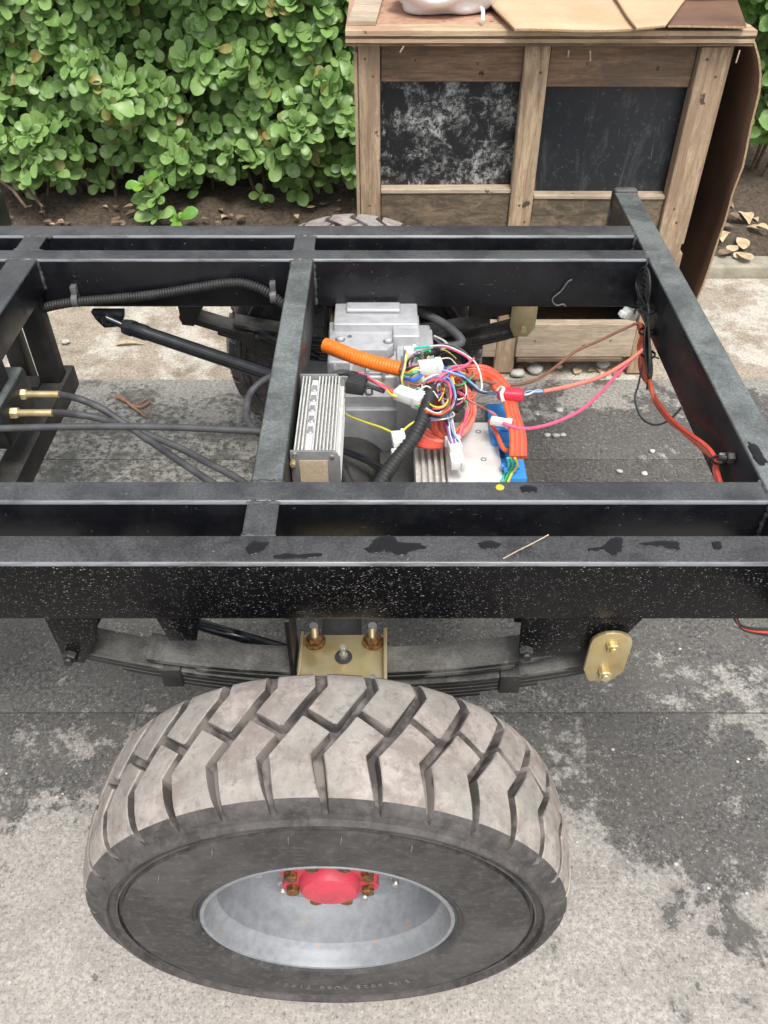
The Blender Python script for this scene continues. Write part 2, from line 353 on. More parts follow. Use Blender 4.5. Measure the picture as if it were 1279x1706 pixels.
# damp and grime: strongest under and behind the vehicle
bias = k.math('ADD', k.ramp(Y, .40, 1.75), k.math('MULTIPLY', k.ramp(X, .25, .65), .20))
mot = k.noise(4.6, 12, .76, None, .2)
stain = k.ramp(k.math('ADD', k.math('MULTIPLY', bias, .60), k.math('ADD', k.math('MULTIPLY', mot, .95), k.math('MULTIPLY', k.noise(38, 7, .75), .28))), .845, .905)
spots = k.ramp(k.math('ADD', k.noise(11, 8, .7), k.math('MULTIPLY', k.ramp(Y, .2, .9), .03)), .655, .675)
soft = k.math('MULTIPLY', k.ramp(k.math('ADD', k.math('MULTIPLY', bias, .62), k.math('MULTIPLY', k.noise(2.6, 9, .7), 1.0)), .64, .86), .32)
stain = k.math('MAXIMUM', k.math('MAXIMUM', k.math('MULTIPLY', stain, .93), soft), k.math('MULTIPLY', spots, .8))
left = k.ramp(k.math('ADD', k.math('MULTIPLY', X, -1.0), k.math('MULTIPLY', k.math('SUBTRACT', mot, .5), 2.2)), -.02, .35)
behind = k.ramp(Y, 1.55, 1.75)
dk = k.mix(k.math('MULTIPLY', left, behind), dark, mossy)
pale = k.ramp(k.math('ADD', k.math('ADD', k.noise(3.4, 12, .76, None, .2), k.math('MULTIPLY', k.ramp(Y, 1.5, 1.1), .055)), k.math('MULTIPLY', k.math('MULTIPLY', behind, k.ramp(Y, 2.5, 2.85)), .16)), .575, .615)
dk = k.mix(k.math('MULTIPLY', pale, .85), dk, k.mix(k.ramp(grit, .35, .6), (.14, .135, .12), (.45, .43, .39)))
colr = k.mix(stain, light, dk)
k.set(colr, k.fmix(stain, .88, .72), 0, k.math('ADD', grit, k.math('MULTIPLY', fine, .6)), .55, .004)
k = NT('sandy'); grit = k.noise(110, 5, .75); f = k.noise(3.2, 8, .65); g = k.ramp(k.noise(9, 7, .7), .48, .68)
c = k.mix(k.ramp(grit, .4, .6), (.25, .205, .155), (.49, .425, .34)); c = k.mix(k.ramp(f, .47, .53), c, k.mix(k.ramp(grit, .38, .58), (.37, .335, .28), (.64, .60, .52)))
c = k.mix(k.math('MULTIPLY', g, .6), c, (.14, .11, .08)); k.set(c, .9, 0, grit, .6, .005)
k = NT('soil'); g = k.noise(45, 7, .75); f = k.ramp(g, .35, .68); k.set(k.mix(f, (.05, .036, .025), (.20, .15, .105)), .95, 0, k.noise(28, 8, .75), .9, .03)
simple('joint_dirt', (.045, .042, .037), (.11, .10, .088), 60, .9, bump=.4)
simple('kerb_stone', (.27, .25, .19), (.40, .37, .29), 18, .85, bump=.3, bs=90, bd=.003)
simple('pebble', (.38, .36, .32), (.58, .56, .51), 40, .75, bump=.2, bs=90)
simple('dry_leaf', (.42, .30, .17), (.62, .50, .33), 30, .75, bump=.2, bs=60)
simple('dry_leaf_red', (.27, .12, .065), (.42, .25, .16), 40, .75, bump=.2, bs=60)
simple('litter_brown', (.14, .095, .06), (.26, .18, .12), 40, .8, bump=.2, bs=60)
simple('bark', (.07, .045, .03), (.16, .11, .075), 30, .85, bump=.5, bs=50, bd=.004)
def leafmat(name, ca, cb, cc):
    k = NT(name); oi = k.n('ShaderNodeObjectInfo').outputs['Random']; ge = k.n('ShaderNodeNewGeometry').outputs['Random Per Island']
    rnd = k.math('FRACT', k.math('ADD', oi, ge)); c = k.mix(rnd, ca, cb); c = k.mix(k.ramp(k.math('FRACT', k.math('MULTIPLY', rnd, 7.31)), .965, .975), c, (.34, .27, .08)); c = k.mix(k.ramp(k.noise(40, 3), .45, .8), c, cc)
    k.set(c, .36, 0, k.noise(60, 3), .15, .002); k.b.inputs['Transmission Weight'].default_value = 0
    tr = k.n('ShaderNodeBsdfTranslucent'); k.l(c, tr.inputs['Color']); mx = k.n('ShaderNodeMixShader'); mx.inputs[0].default_value = .22
    k.l(k.b.outputs[0], mx.inputs[1]); k.l(tr.outputs[0], mx.inputs[2]); k.l(mx.outputs[0], k.out.inputs[0])
leafmat('leaf_green', (.125, .25, .055), (.28, .45, .135), (.33, .47, .20))
leafmat('leaf_bright', (.14, .33, .05), (.22, .42, .06), (.20, .40, .08))
k = NT('water'); k.set((.012, .012, .013), .04, 0, k.noise(40, 2), .05, .002); k.b.inputs['IOR'].default_value = 1.33; k.b.inputs['Specular IOR Level'].default_value = .6
# ================================================================== setting
g = NB(); vs = [g.verts.new(p) for p in ((-80, -80, -.008), (80, -80, -.008), (80, 120, -.008), (-80, 120, -.008))]; g.faces.new(vs)
ground = tag(build('ground', g, 'sandy'), kind='structure')
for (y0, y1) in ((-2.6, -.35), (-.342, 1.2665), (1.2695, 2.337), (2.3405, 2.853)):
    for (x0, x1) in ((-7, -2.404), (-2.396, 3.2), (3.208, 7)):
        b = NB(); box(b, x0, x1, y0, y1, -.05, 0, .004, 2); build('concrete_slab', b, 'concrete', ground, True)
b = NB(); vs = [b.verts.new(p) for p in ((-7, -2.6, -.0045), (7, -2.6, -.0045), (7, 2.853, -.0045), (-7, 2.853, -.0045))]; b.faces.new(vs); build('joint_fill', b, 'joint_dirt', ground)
# planting bed behind the kerb
b = NB(); nx, ny = 150, 60; gv = []
for j in range(ny+1):
    row = []
    for i in range(nx+1):
        x = -4+8*i/nx; y = 3.85+3.2*(j/ny)**1.6
        z = .03+.05*min(1, (y-3.85)*2)+.05*mnoise.noise((x*2.5, y*2.5, 0))+.035*mnoise.noise((x*9, y*9, 3))+.02*mnoise.noise((x*25, y*25, 5))
        row.append(b.verts.new((x, y, max(z, -.003))))
    gv.append(row)
for j in range(ny):
    for i in range(nx): b.faces.new((gv[j][i], gv[j][i+1], gv[j+1][i+1], gv[j+1][i]))
tag(build('soil', b, 'soil', None, True, 80), kind='structure')
b = NB(); box(b, -5, 5, 3.74, 3.85, -.02, -.004); kerb = tag(build('kerb', b, 'joint_dirt'), kind='structure')
x = -4.6
while x < 4.6:
    b = NB(); dz = random.uniform(-.004, .004); dy = random.uniform(-.004, .004)
    box(b, x, x+.742, 3.73+dy, 3.848+dy, -.02, .055+dz, .012, 3); build('kerb_stone', b, 'kerb_stone', kerb, True); x += .75

# ================================================================== chassis
Y0, Y1, Y2, Y3 = .955, 1.024, 1.108, 1.166
MIRY = .955+2.272
TOP = .905; ZB = TOP-.147; ZI = TOP-.142
ch = thing('vehicle_chassis', 'black welded steel vehicle frame on fat tyres with leaf springs', 'chassis', (0, 1.6135, 0))
WHEELX = -.096; WHEELZ = .4225
def mirror(o, parent):
    c = o.copy(); C.objects.link(c); c.parent = parent; c.scale = (1, -1, 1); c.location = Vector((0, MIRY, 0))-WL[parent]
    for q in list(o.children):
        d = q.copy(); C.objects.link(d); d.parent = c
    return c
BEV = .0075
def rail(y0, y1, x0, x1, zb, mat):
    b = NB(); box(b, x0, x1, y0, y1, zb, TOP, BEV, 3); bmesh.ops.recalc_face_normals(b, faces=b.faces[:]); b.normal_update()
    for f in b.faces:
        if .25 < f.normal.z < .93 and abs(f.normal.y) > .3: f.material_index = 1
    return build('side_rail', b, [mat, 'edge_highlight'], ch, True, 40)
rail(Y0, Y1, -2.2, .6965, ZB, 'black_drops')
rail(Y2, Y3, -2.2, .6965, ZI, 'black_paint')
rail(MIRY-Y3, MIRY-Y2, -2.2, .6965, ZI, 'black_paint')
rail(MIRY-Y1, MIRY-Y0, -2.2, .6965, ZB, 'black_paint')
def cross(x0, x1, y0, y1, zb, mat='black_paint', top=TOP-.001):
    b = NB(); box(b, x0, x1, y0, y1, zb, top, .006, 3); return build('cross_member', b, mat, ch, True, 40)
cross(.697, .7685, .70, 2.529, ZB, 'cross_paint')
cross(-.2465, -.1865, Y3, MIRY-Y3, TOP-.14, 'cross_paint', TOP-.002)
cross(-.995, -.916, Y3, MIRY-Y3, TOP-.093, 'black_paint', TOP-.002)
cross(-2.0, -1.93, Y3, MIRY-Y3, TOP-.145, 'black_paint', TOP-.002)
for (x0, x1) in ((-.2465, -.1865), (-.995, -.93), (-2.0, -1.93)):
    for (y0, y1) in ((Y1, Y2), (MIRY-Y2, MIRY-Y1)):
        b = NB(); box(b, x0, x1, y0, y1, TOP-.14, TOP-.0015, .005, 2); build('spacer_block', b, 'black_paint', ch, True, 40)
b = NB(); box(b, -1.235, -1.15, MIRY-Y0, 2.50, TOP-.1, TOP+.012, .008, 3); build('rail_stub', b, 'cross_paint', ch, True)
b = NB(); box(b, .6945, .771, 2.500, 2.534, .765, .913, .013, 4); build('end_cap', b, 'dusty_black', ch, True)
# weld beads at the joints
def weld(p0, p1, r=.0058):
    p0, p1 = Vector(p0), Vector(p1); n = max(4, int((p1-p0).length/.006)); b = NB()
    pts = [p0.lerp(p1, i/n)+Vector((random.uniform(-1, 1), random.uniform(-1, 1), random.uniform(-1, 1)))*.0012 for i in range(n+1)]
    tube(b, pts, [r*random.uniform(.6, 1.25) for _ in pts], 6); build('weld_bead', b, 'weld', ch, True, 80)
zt = TOP-.005
for x in (-.2465, -.1865, -.995, -.916):
    for y in (Y3, MIRY-Y3): weld((x, y, TOP-(.13 if x > -.5 else .088)), (x, y, zt))
for (x0, x1) in ((-.2465, -.1865), (-.995, -.916)):
    for y in (Y1, Y2, MIRY-Y1, MIRY-Y2, Y3, MIRY-Y3): weld((x0, y, zt), (x1, y, zt))
for (y0, y1) in ((Y0, Y1), (Y2, Y3), (MIRY-Y3, MIRY-Y2), (MIRY-Y1, MIRY-Y0)):
    weld((.697, y0+.006, zt), (.697, y1-.006, zt))
    weld((.697, y0, zt), (.697, y0, TOP-.13)); weld((.697, y1, zt), (.697, y1, TOP-.13))

# ---------------------------------------------------------------- wheels
R = .4245; YN, YW = .566, .212; NL = 33; pit = 2*math.pi/NL
SH = [(.5660, .3840), (.5675, .3900), (.5715, .3985), (.5785, .4060), (.5900, .4125), (.6060, .4175), (.6300, .4212), (.6820, .4245)]
SW = [-.20, -.14, -.07, 0, .07, .15, .26, .5]
def surf(w):
    """tread surface: w = -.2 low on the near shoulder, .5 on the crown, 1.2 low on the far shoulder"""
    q = w if w <= .5 else 1-w
    for (a, pa), (c, pc_) in zip(zip(SW, SH), zip(SW[1:], SH[1:])):
        if q <= c+1e-9:
            t = (q-a)/(c-a); y, r = pa[0]+(pc_[0]-pa[0])*t, pa[1]+(pc_[1]-pa[1])*t; break
    if w > .5: y = 2*.682-y
    return (y, r)
GP = [(-.25, .22), (-.1, .19), (0, .16), (.3, 0), (.5, .42), (.85, 1.0), (1, .95), (1.25, .93)]
def gp(w):
    for (a, sa), (c, sc) in zip(GP, GP[1:]):
        if a <= w <= c: return sa+(sc-sa)*(w-a)/(c-a)
    return GP[-1][1]
def hw(w): return .088+.052*max(0, min(1, (w+.05)/.25))
def cross_s(w):  # connecting groove centre line between groove j-1 and groove j
    return None
tb = NB()
near_side = [(.578, .210), (.569, .2155), (.5655, .2195), (.5675, .2225), (.5630, .226), (.5650, .229), (.5605, .234), (.5580, .262), (.5570, .300), (.5585, .330), (.5590, .3425), (.5660, .3435), (.5660, .3490), (.5600, .3505), (.5600, .3535), (.5650, .355),
        (.5635, .3640), (.5550, .3668), (.5545, .3715), (.5625, .3750), (.5655, .3835), (.5705, .3840), (.5800, .3880), (.6000, .3940), (.6300, .3975), (.682, .3990)]
prof = near_side+[(2*.682-y, r) for (y, r) in near_side[-2::-1]]
lathe(tb, prof, (WHEELX, 0, WHEELZ), 132, 0, 'y', closed=True)
for f in tb.faces:
    c = f.calc_center_median()
    if math.hypot(c.x-WHEELX, c.z-WHEELZ) > .351: f.material_index = 3
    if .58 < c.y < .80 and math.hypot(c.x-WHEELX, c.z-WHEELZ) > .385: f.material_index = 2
def lug(j, rows, nc=4, jit=0):
    grid = []
    for (w_, sl, sr) in rows:
        y, r = surf(w_); r += jit
        grid.append([(sl+(sr-sl)*c/nc, y, r, w_) for c in range(nc+1)])
    def pt(s, y, r):
        th = math.pi/2-(j+s)*pit; return Vector((WHEELX+r*math.cos(th), y, WHEELZ+r*math.sin(th)))
    V = [[tb.verts.new(pt(s, y, r)) for (s, y, r, w_) in row] for row in grid]
    for i in range(len(V)-1):
        for c in range(nc):
            try:
                f = tb.faces.new((V[i][c], V[i][c+1], V[i+1][c+1], V[i+1][c])); wm = (rows[i][0]+rows[i+1][0])/2
                f.material_index = 1 if -.02 < wm < 1.02 else 3; f.smooth = True
            except ValueError: pass
    loop = [(0, c) for c in range(nc+1)]+[(i, nc) for i in range(1, len(V))]+[(len(V)-1, c) for c in range(nc-1, -1, -1)]+[(i, 0) for i in range(len(V)-2, 0, -1)]
    mid, bot = [], []
    for (i, c) in loop:
        s, y, r, w_ = grid[i][c]; cs = sum(q[0] for q in grid[i])/len(grid[i]); out = 1 if c in (0, nc) else 0
        sg = out if s > cs else -out; depth = .026*max(0.10, min(1, (w_+.2)/.10, (1.2-w_)/.10)); wy = 0 if -.19 < w_ < 1.19 else 0
        mid.append(tb.verts.new(pt(s+sg*.022, y+wy, r-.0022*min(1, depth/.012)))); bot.append(tb.verts.new(pt(s+sg*.050, y, r-depth)))
    n_ = len(loop)
    for q in range(n_):
        (i0, c0), (i1, c1) = loop[q], loop[(q+1) % n_]; top_ = rows[min(i0, i1)][0] > -.12
        f = tb.faces.new((V[i0][c0], V[i1][c1], mid[(q+1) % n_], mid[q])); f.material_index = (1 if rows[min(i0, i1)][0] > -.03 else 3); f.smooth = True
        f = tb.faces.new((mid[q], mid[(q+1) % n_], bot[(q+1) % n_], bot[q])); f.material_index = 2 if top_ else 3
def lerp_cross(w_, j0):
    # upper edge of the near block: from (w=.585, left groove) to (w=.455, right groove)
    pass
for j in range(NL):
    jt = random.uniform(-.0006, .0006)
    sA = gp(.585)-1+hw(.585); sB = gp(.455)-hw(.455)
    rows = []
    for w_ in (-.2, -.14, -.07, 0, .07, .15, .22, .3, .38, .455): rows.append((w_, gp(w_)-1+hw(w_), gp(w_)-hw(w_)))
    for w_ in (.50, .545, .58):
        t = (.585-w_)/(.585-.455); rows.append((w_, gp(w_)-1+hw(w_), sA+(sB-sA)*t))
    lug(j, rows, 4, jt)
    sA = gp(.645)-1+hw(.645); sB = gp(.515)-hw(.515)
    rows = []
    for w_ in (.52, .56, .60):
        t = (.645-w_)/(.645-.515); rows.append((w_, sA+(sB-sA)*t, gp(w_)-hw(w_)))
    for w_ in (.645, .74, .85, .93, 1.0, 1.07, 1.14, 1.2): rows.append((w_, gp(w_)-1+hw(w_), gp(w_)-hw(w_)))
    lug(j, rows, 4, jt)
# rim
rb = NB()
lathe(rb, [(.584, .2195), (.571, .2205), (.5650, .216), (.5660, .2105), (.576, .2065), (.589, .2045), (.596, .199), (.603, .1935), (.640, .1905), (.668, .1875), (.679, .181),
           (.683, .172), (.683, .10), (.676, .092), (.676, .03), (.70, .0295), (.70, .10), (.73, .178), (.745, .195), (.755, .2195)], (WHEELX, 0, WHEELZ), 96, 0, 'y', closed=True)
wheel = build('wheel', rb, 'galvanised', ch, True, 32)
tyre = build('tyre', tb, ['tyre_side', 'tyre_tread', 'tyre_groove', 'tyre_shoulder'], wheel, True, 24)
for e in ():
    pass
b = NB()
lathe(b, [(.69, .064), (.660, .064), (.656, .084), (.644, .084), (.640, .078), (.637, .055), (.626, .053), (.617, .048), (.6125, .036), (.6115, .0)], (WHEELX, 0, WHEELZ), 48, 0, 'y')
for kq in range(8):
    t = math.radians(22.5+45*kq); cyl(b, (WHEELX+.072*math.cos(t), .664, WHEELZ+.072*math.sin(t)), (WHEELX+.072*math.cos(t), .6395, WHEELZ+.072*math.sin(t)), .0205, 18)
build('hub', b, 'hub_red', wheel, True, 40)
for kq in range(8):
    t = math.radians(22.5+45*kq); b = NB(); hexhead(b, (WHEELX+.073*math.cos(t), .6395, WHEELZ+.073*math.sin(t)), (0, -1, 0), .0125, .013); build('hub_bolt', b, 'rusty_bolt', wheel)
for kq in range(10):
    t = math.radians(9+36*kq); b = NB(); p = Vector((WHEELX+.132*math.cos(t), .684, WHEELZ+.135*math.sin(t)))
    hexhead(b, p, (0, -1, 0), .012, .014); cyl(b, p+Vector((0, -.012, 0)), p+Vector((0, -.03, 0)), .0065, 10); build('rim_bolt', b, 'steel', wheel)
# raised lettering round the lower sidewall
def sidewall_text(txt, centre_deg, rad, size, parent):
    b = NB(); wtot = 0; items = []
    for chh in txt:
        if chh == ' ': wtot += size*.55; continue
        cu = bpy.data.curves.new('t', 'FONT'); cu.body = chh; cu.size = size; cu.extrude = .0016; cu.align_x = 'CENTER'
        ob = bpy.data.objects.new('t', cu); C.objects.link(ob); me = ob.to_mesh(); bb = bmesh.new(); bb.from_mesh(me); ob.to_mesh_clear()
        items.append((wtot+size*.33, bb)); wtot += size*.72; bpy.data.objects.remove(ob); bpy.data.curves.remove(cu)
    for off, bb in items:
        # letters stand on the rim, tops outwards: read clockwise seen from outside
        th = math.radians(centre_deg)-(off-wtot/2)/rad
        ux = Vector((math.sin(th), 0, -math.cos(th))); uy = Vector((math.cos(th), 0, math.sin(th))); uz = Vector((0, -1, 0))
        rot = Matrix((ux, uy, uz)).transposed().to_4x4()
        y = .5577
        merge(b, bb, 0, Matrix.Translation(Vector((WHEELX+rad*math.cos(th), y, WHEELZ+rad*math.sin(th)))) @ rot)
    return build('raised_lettering', b, 'tyre_letter', parent, recalc=False)
sidewall_text('S/N 5025 TUBE TYPE', -85, .284, .020, wheel)
for (dg, rd) in ((118, .333), (97, .338), (84, .336), (66, .338), (140, .325)):
    t_ = math.radians(dg); p_ = Vector((WHEELX+rd*math.cos(t_), .5595, WHEELZ+rd*math.sin(t_))); b = NB(); tube(b, [p_, p_+Vector((random.uniform(-.003, .003), -.007, -.003)), p_+Vector((random.uniform(-.005, .005), -.011, -.009))], [.0013, .0011, .0008], 5); build('vent_pin', b, 'wire_grey', wheel)
far_wheel = mirror(wheel, ch); far_wheel.location.y -= .125
# ---------------------------------------------------------------- springs and hangers (near side, then mirrored)
near = []
XC = -.080
def zmain(x): d = x-XC; return .550+.37*d*d-.03*d
def zhelp(x): d = x-XC; return .587+.34*d*d
def leafmesh(fn, x0, x1, th, y0, y1, drop):
    b = NB(); n = 22; rings = []
    for i in range(n+1):
        x = x0+(x1-x0)*i/n; z = fn(x)-drop; c = .0015
        rings.append([b.verts.new((x, y, zz)) for (y, zz) in ((y0+c, z), (y1-c, z), (y1, z-c), (y1, z-th+c), (y1-c, z-th), (y0+c, z-th), (y0, z-th+c), (y0, z-c))])
    for i in range(n):
        for q in range(8): b.faces.new((rings[i][q], rings[i][(q+1) % 8], rings[i+1][(q+1) % 8], rings[i+1][q]))
    b.faces.new(rings[0]); b.faces.new(rings[-1][::-1]); return b
b = leafmesh(zmain, -.585, .412, .0105, .965, 1.03, 0)
for (x, z) in ((-.585, zmain(-.585)), (.412, zmain(.412))):
    lathe(b, [(.965, .012), (.965, .022), (1.03, .022), (1.03, .012)], (x, 0, z-.006), 18, 0, 'y', closed=True)
spring = build('leaf_spring', b, 'dusty_black', ch, True, 30); near.append(spring)
for (a, c, dr) in ((-.565, .43, .0115), (-.50, .405, .023), (-.42, .30, .0345), (-.30, .19, .046)):
    build('leaf', leafmesh(zmain, a, c, .0105, .966, 1.029, dr), 'dull_black', spring, True, 30)
for (a, c, dr) in ((-.45, .316, 0), (-.36, .25, .0125)):
    build('leaf', leafmesh(zhelp, a, c, .0115, .966, 1.029, dr), 'dusty_black', spring, True, 30)
for x in (-.41, .245):
    b = NB(); z = zmain(x); box(b, x-.02, x+.02, .960, 1.034, z-.05, z+.004, .002); build('spring_clip', b, 'dull_black', spring, True)
def hanger(poly, y0, y1, mat, name='spring_hanger'):
    b = NB(); prism(b, poly, 'y', y0, y1, .002, 0, 2); o = build(name, b, mat, ch, True); near.append(o); return o
hanger([(.245, ZB+.004), (.462, ZB+.004), (.43, .69), (.40, .675), (.30, .655), (.25, .66)], .9565, .9635, 'black_drops')
hanger([(.245, ZB+.004), (.462, ZB+.004), (.43, .69), (.40, .675), (.30, .655), (.25, .66)], 1.031, 1.038, 'dull_black')
hanger([(-.605, ZB+.004), (-.51, ZB+.004), (-.525, .70), (-.565, .63), (-.60, .635)], .9565, .9635, 'black_drops')
hanger([(-.605, ZB+.004), (-.51, ZB+.004), (-.525, .70), (-.565, .63), (-.60, .635)], 1.032, 1.039, 'dull_black')
hanger([(-.41, ZB+.004), (-.33, ZB+.004), (-.345, .69), (-.395, .69)], .962, 1.02, 'black_drops', 'bump_stop')
# gold shackle plates
sh = []
cx, z1, z2, wd = .410, .742, .600, .038
pl = []
for i in range(9):
    t = math.pi*i/8; pl.append((cx+wd*math.cos(t), z1-.030+.030*math.sin(t)))
pl += [(cx-wd, z2+.035), (cx-.022, z2), (cx+.018, z2), (cx+wd, z2+.030)]
for (y0, y1) in ((.938, .946), (1.041, 1.047)):
    b = NB(); prism(b, pl, 'y', y0, y1, .0015); o = build('shackle_plate', b, 'zinc_gold', ch, True); near.append(o)
for z in (.708, .628):
    b = NB(); hexhead(b, (cx+.002, .938, z), (0, -1, 0), .013, .011, n=12); cyl(b, (cx+.002, .928, z), (cx+.002, .922, z), .0075, 12); cyl(b, (cx+.002, .94, z), (cx+.002, 1.06, z), .009, 12)
    near.append(build('shackle_bolt', b, 'zinc_gold', ch))
for (x, z) in ((.262, .672), (-.583, .658)):
    b = NB(); hexhead(b, (x, .9555, z), (0, -1, 0), .014, .013); cyl(b, (x, .945, z), (x, .935, z), .008, 10); near.append(build('hanger_bolt', b, 'dull_black', ch))
# u-bolt plate
b = NB(); box(b, -.163, .006, .878, 1.04, .604, .612, .0015); box(b, -.001, .006, .878, 1.04, .612, .634, .001); box(b, -.163, -.157, .878, 1.04, .612, .624, .001)
sad = build('spring_saddle_plate', b, 'zinc_gold', ch, True); near.append(sad)
for (x, y) in ((-.135, 1.022), (-.022, 1.022), (-.135, .900), (-.022, .900)):
    b = NB(); cyl(b, (x, y, .47), (x, y, .662), .0085, 14); build('u_bolt', b, 'steel', sad, True)
    b = NB(); hexhead(b, (x, y, .6125), (0, 0, 1), .0165, .017); cyl(b, (x, y, .612), (x, y, .616), .021, 18); build('nut', b, 'rusty_bolt' if y > 1 else 'zinc_gold', sad)
b = NB(); cyl(b, (-.078, .985, .6125), (-.078, .985, .6135), .017, 20); build('hole', b, 'matt_rubber', sad)
b = NB(); hexhead(b, (-.078, .985, .612), (0, 0, 1), .009, .012); cyl(b, (-.078, .985, .62), (-.078, .985, .645), .0055, 10); build('centre_bolt', b, 'steel', sad)
b = NB(); box(b, -.178, -.169, .952, 1.03, .59, ZB, .001); near.append(build('guide_plate', b, 'dull_black', ch))
b = NB(); tube(b, [A(330, 1040, y=1.06), A(480, 1083, y=1.06)], .012, 14); near.append(build('brake_pipe', b, 'gloss_black', ch))
for o in near: mirror(o, ch)
# axle, differential, brake drums, motor
b = NB(); ax = WHEELX
lathe(b, [(.70, .06), (.76, .06), (.77, .045), (1.25, .045), (1.42, .06), (1.52, .11), (1.60, .128), (1.70, .128), (1.78, .11), (1.90, .06), (1.98, .045), (2.46, .045), (2.47, .06), (2.53, .06)], (ax, 0, WHEELZ), 28, 0, 'y')
build('axle', b, 'dull_black', ch, True, 40)
for yy in (.80, MIRY-.80):
    b = NB(); lathe(b, [(yy-.03, .12), (yy-.03, .15), (yy+.03, .15), (yy+.035, .12)], (ax, 0, WHEELZ), 32, 0, 'y', closed=True); build('brake_drum', b, 'dull_black', ch, True)
b = NB(); lathe(b, [(-.02, .06), (-.01, .118), (.02, .125), (.27, .125), (.30, .118), (.31, .05)], (0, 1.60, .475), 32, 0, 'x'); build('drive_motor', b, 'dull_black', ch, True, 40)
# torque rod with its bracket
p0 = A(178, 530, y=2.02); p1 = A(208, 543, y=2.015); p2 = A(520, 648, y=1.80)
b = NB(); d = (p2-p1).normalized(); tube(b, [p0, p1], .010, 12); tube(b, [p1, p1+d*.012, p1+d*.03], [.021, .024, .024], 6, smooth=False); tube(b, [p1+d*.03, p1+d*.07, p1+d*.075, p2], [.021, .021, .0185, .0185], 20)
build('torque_rod', b, 'gloss_black', ch, True)
b = NB(); prism(b, [(p0.x-.045, ZI+.003), (p0.x+.045, ZI+.003), (p0.x+.042, p0.z-.01), (p0.x+.022, p0.z-.035), (p0.x-.018, p0.z-.038), (p0.x-.036, p0.z-.012)], 'y', 2.03, 2.055, .004)
hexhead(b, (p0.x, 2.03, p0.z-.008), (0, -1, 0), .017, .014); build('rod_bracket', b, 'gloss_black', ch, True)
# lower sub-frame at the left
b = NB(); box(b, -.985, -.915, 1.10, 2.10, .485, .555, .006, 2); build('lower_bar', b, 'dull_black', ch, True)
for (x0, x1, y0, y1, z0, z1) in ((-.985, -.926, 2.0, 2.055, .555, TOP-.092), (-1.18, -1.13, 2.065, 2.115, .5, ZI+.002), (-1.09, -1.04, 2.065, 2.115, .45, ZI+.002)):
    b = NB(); box(b, x0, x1, y0, y1, z0, z1, .004, 2); build('sub_frame_post', b, 'dull_black', ch, True)
b = NB(); box(b, -1.5, -.99, 1.99, 2.05, .49, .55, .005); build('lower_bar', b, 'dull_black', ch, True)
# channel box carrying the two brake fittings
pT = A(46, 655, y=1.74)
b = NB(); box(b, -1.4, pT.x-.012, 1.60, 1.80, pT.z-.075, pT.z+.045, .014, 4); build('valve_box', b, 'cross_paint', ch, True)
b = NB(); box(b, -.982, -.93, 1.66, 1.74, pT.z+.043, TOP-.092, .002); build('box_bracket', b, 'dull_black', ch, True)
b = NB(); box(b, -1.4, pT.x-.06, 1.50, 1.598, pT.z-.22, pT.z-.05, .004); build('rusty_plate', b, 'wood_moss', ch, True)
hose_ends = []
for (u0, u1, v0) in ((40, 99, 657), (26, 88, 688)):
    q0 = A(u0, v0, z=pT.z); q1 = A(u1, v0, z=pT.z); b = NB(); t = thing('brake_hose', 'upper black brake hose with brass fitting leaving the valve box' if v0 < 670 else 'lower black brake hose with brass fitting leaving the valve box', 'hose', q0, 'brake hoses at the left')
    d = (q1-q0).normalized(); hexhead(b, q0-d*.01, d, .0145, .018); cyl(b, q0+d*.006, q1, .009, 16); cyl(b, q0-d*.04, q0, .012, 12); build('brass_fitting', b, 'brass', t, True)
    if v0 < 670: pts = [q1-d*.01, A(130, 664, z=.66), A(170, 681, z=.64), A(214, 710, z=.60), A(280, 755, z=.58), A(350, 802, z=.56), A(430, 850, z=.54)]
    else: pts = [q1-d*.01, A(125, 690, z=.655), A(170, 698, z=.63), A(220, 714, z=.58), A(290, 742, z=.56), A(345, 770, z=.55), A(400, 800, z=.54), A(470, 850, z=.52)]
    b = NB(); tube(b, resample(spline(pts, 8), .012), .0095, 12); build('rubber_hose', b, 'grey_rubber', t, True)
b = NB(); tube(b, resample(spline([A(-60, 716, z=.70), A(0, 714, z=.70), A(120, 711, z=.70), A(250, 711, z=.70), A(340, 714, z=.70), A(440, 719, z=.70), A(520, 724, z=.70)], 8), .012), .0085, 12)
tag(build('straight_cable', b, 'grey_rubber', None, True), 'long straight black cable crossing the left opening of the frame', 'cable')
b = NB(); tube(b, resample(spline([A(470, 622, z=.72), A(440, 634, z=.70), A(418, 655, z=.68), A(411, 680, z=.67), A(413, 700, z=.67), A(425, 717, z=.68), A(450, 726, z=.69)], 8), .01), .0095, 12)
tag(build('curved_hose', b, 'grey_rubber', None, True), 'grey hose bending out beside the central cross member', 'hose')
# conduit clipped along the far inner rail
b = NB(); yy = MIRY-Y3-.016
corrugated(b, [A(66, 515, y=yy), A(95, 508, y=yy), A(127, 503, y=yy), A(190, 498, y=yy), A(250, 492, y=yy), A(320, 481, y=yy), A(380, 472, y=yy), A(410, 473, y=yy), A(440, 484, y=yy), A(465, 501, y=yy), A(490, 522, y=yy)], .0135, .0075, 12)
t = thing('rail_conduit', 'black corrugated conduit clipped along the inside of the far rail', 'conduit', A(250, 492, y=yy)); o = build('corrugated_tube', b, 'matt_rubber', t, True, 80)
for (u, v) in ((127, 500), (456, 494)):
    p = A(u, v, y=yy); b = NB(); lathe(b, [(-.008, .0145), (-.008, .0185), (.008, .0185), (.008, .0145)], p, 16, 0, 'x', closed=True); box(b, p.x-.008, p.x+.008, p.y-.004, p.y+.0165, p.z+.012, p.z+.04, .002); build('clip', b, 'wire_grey', t, True)
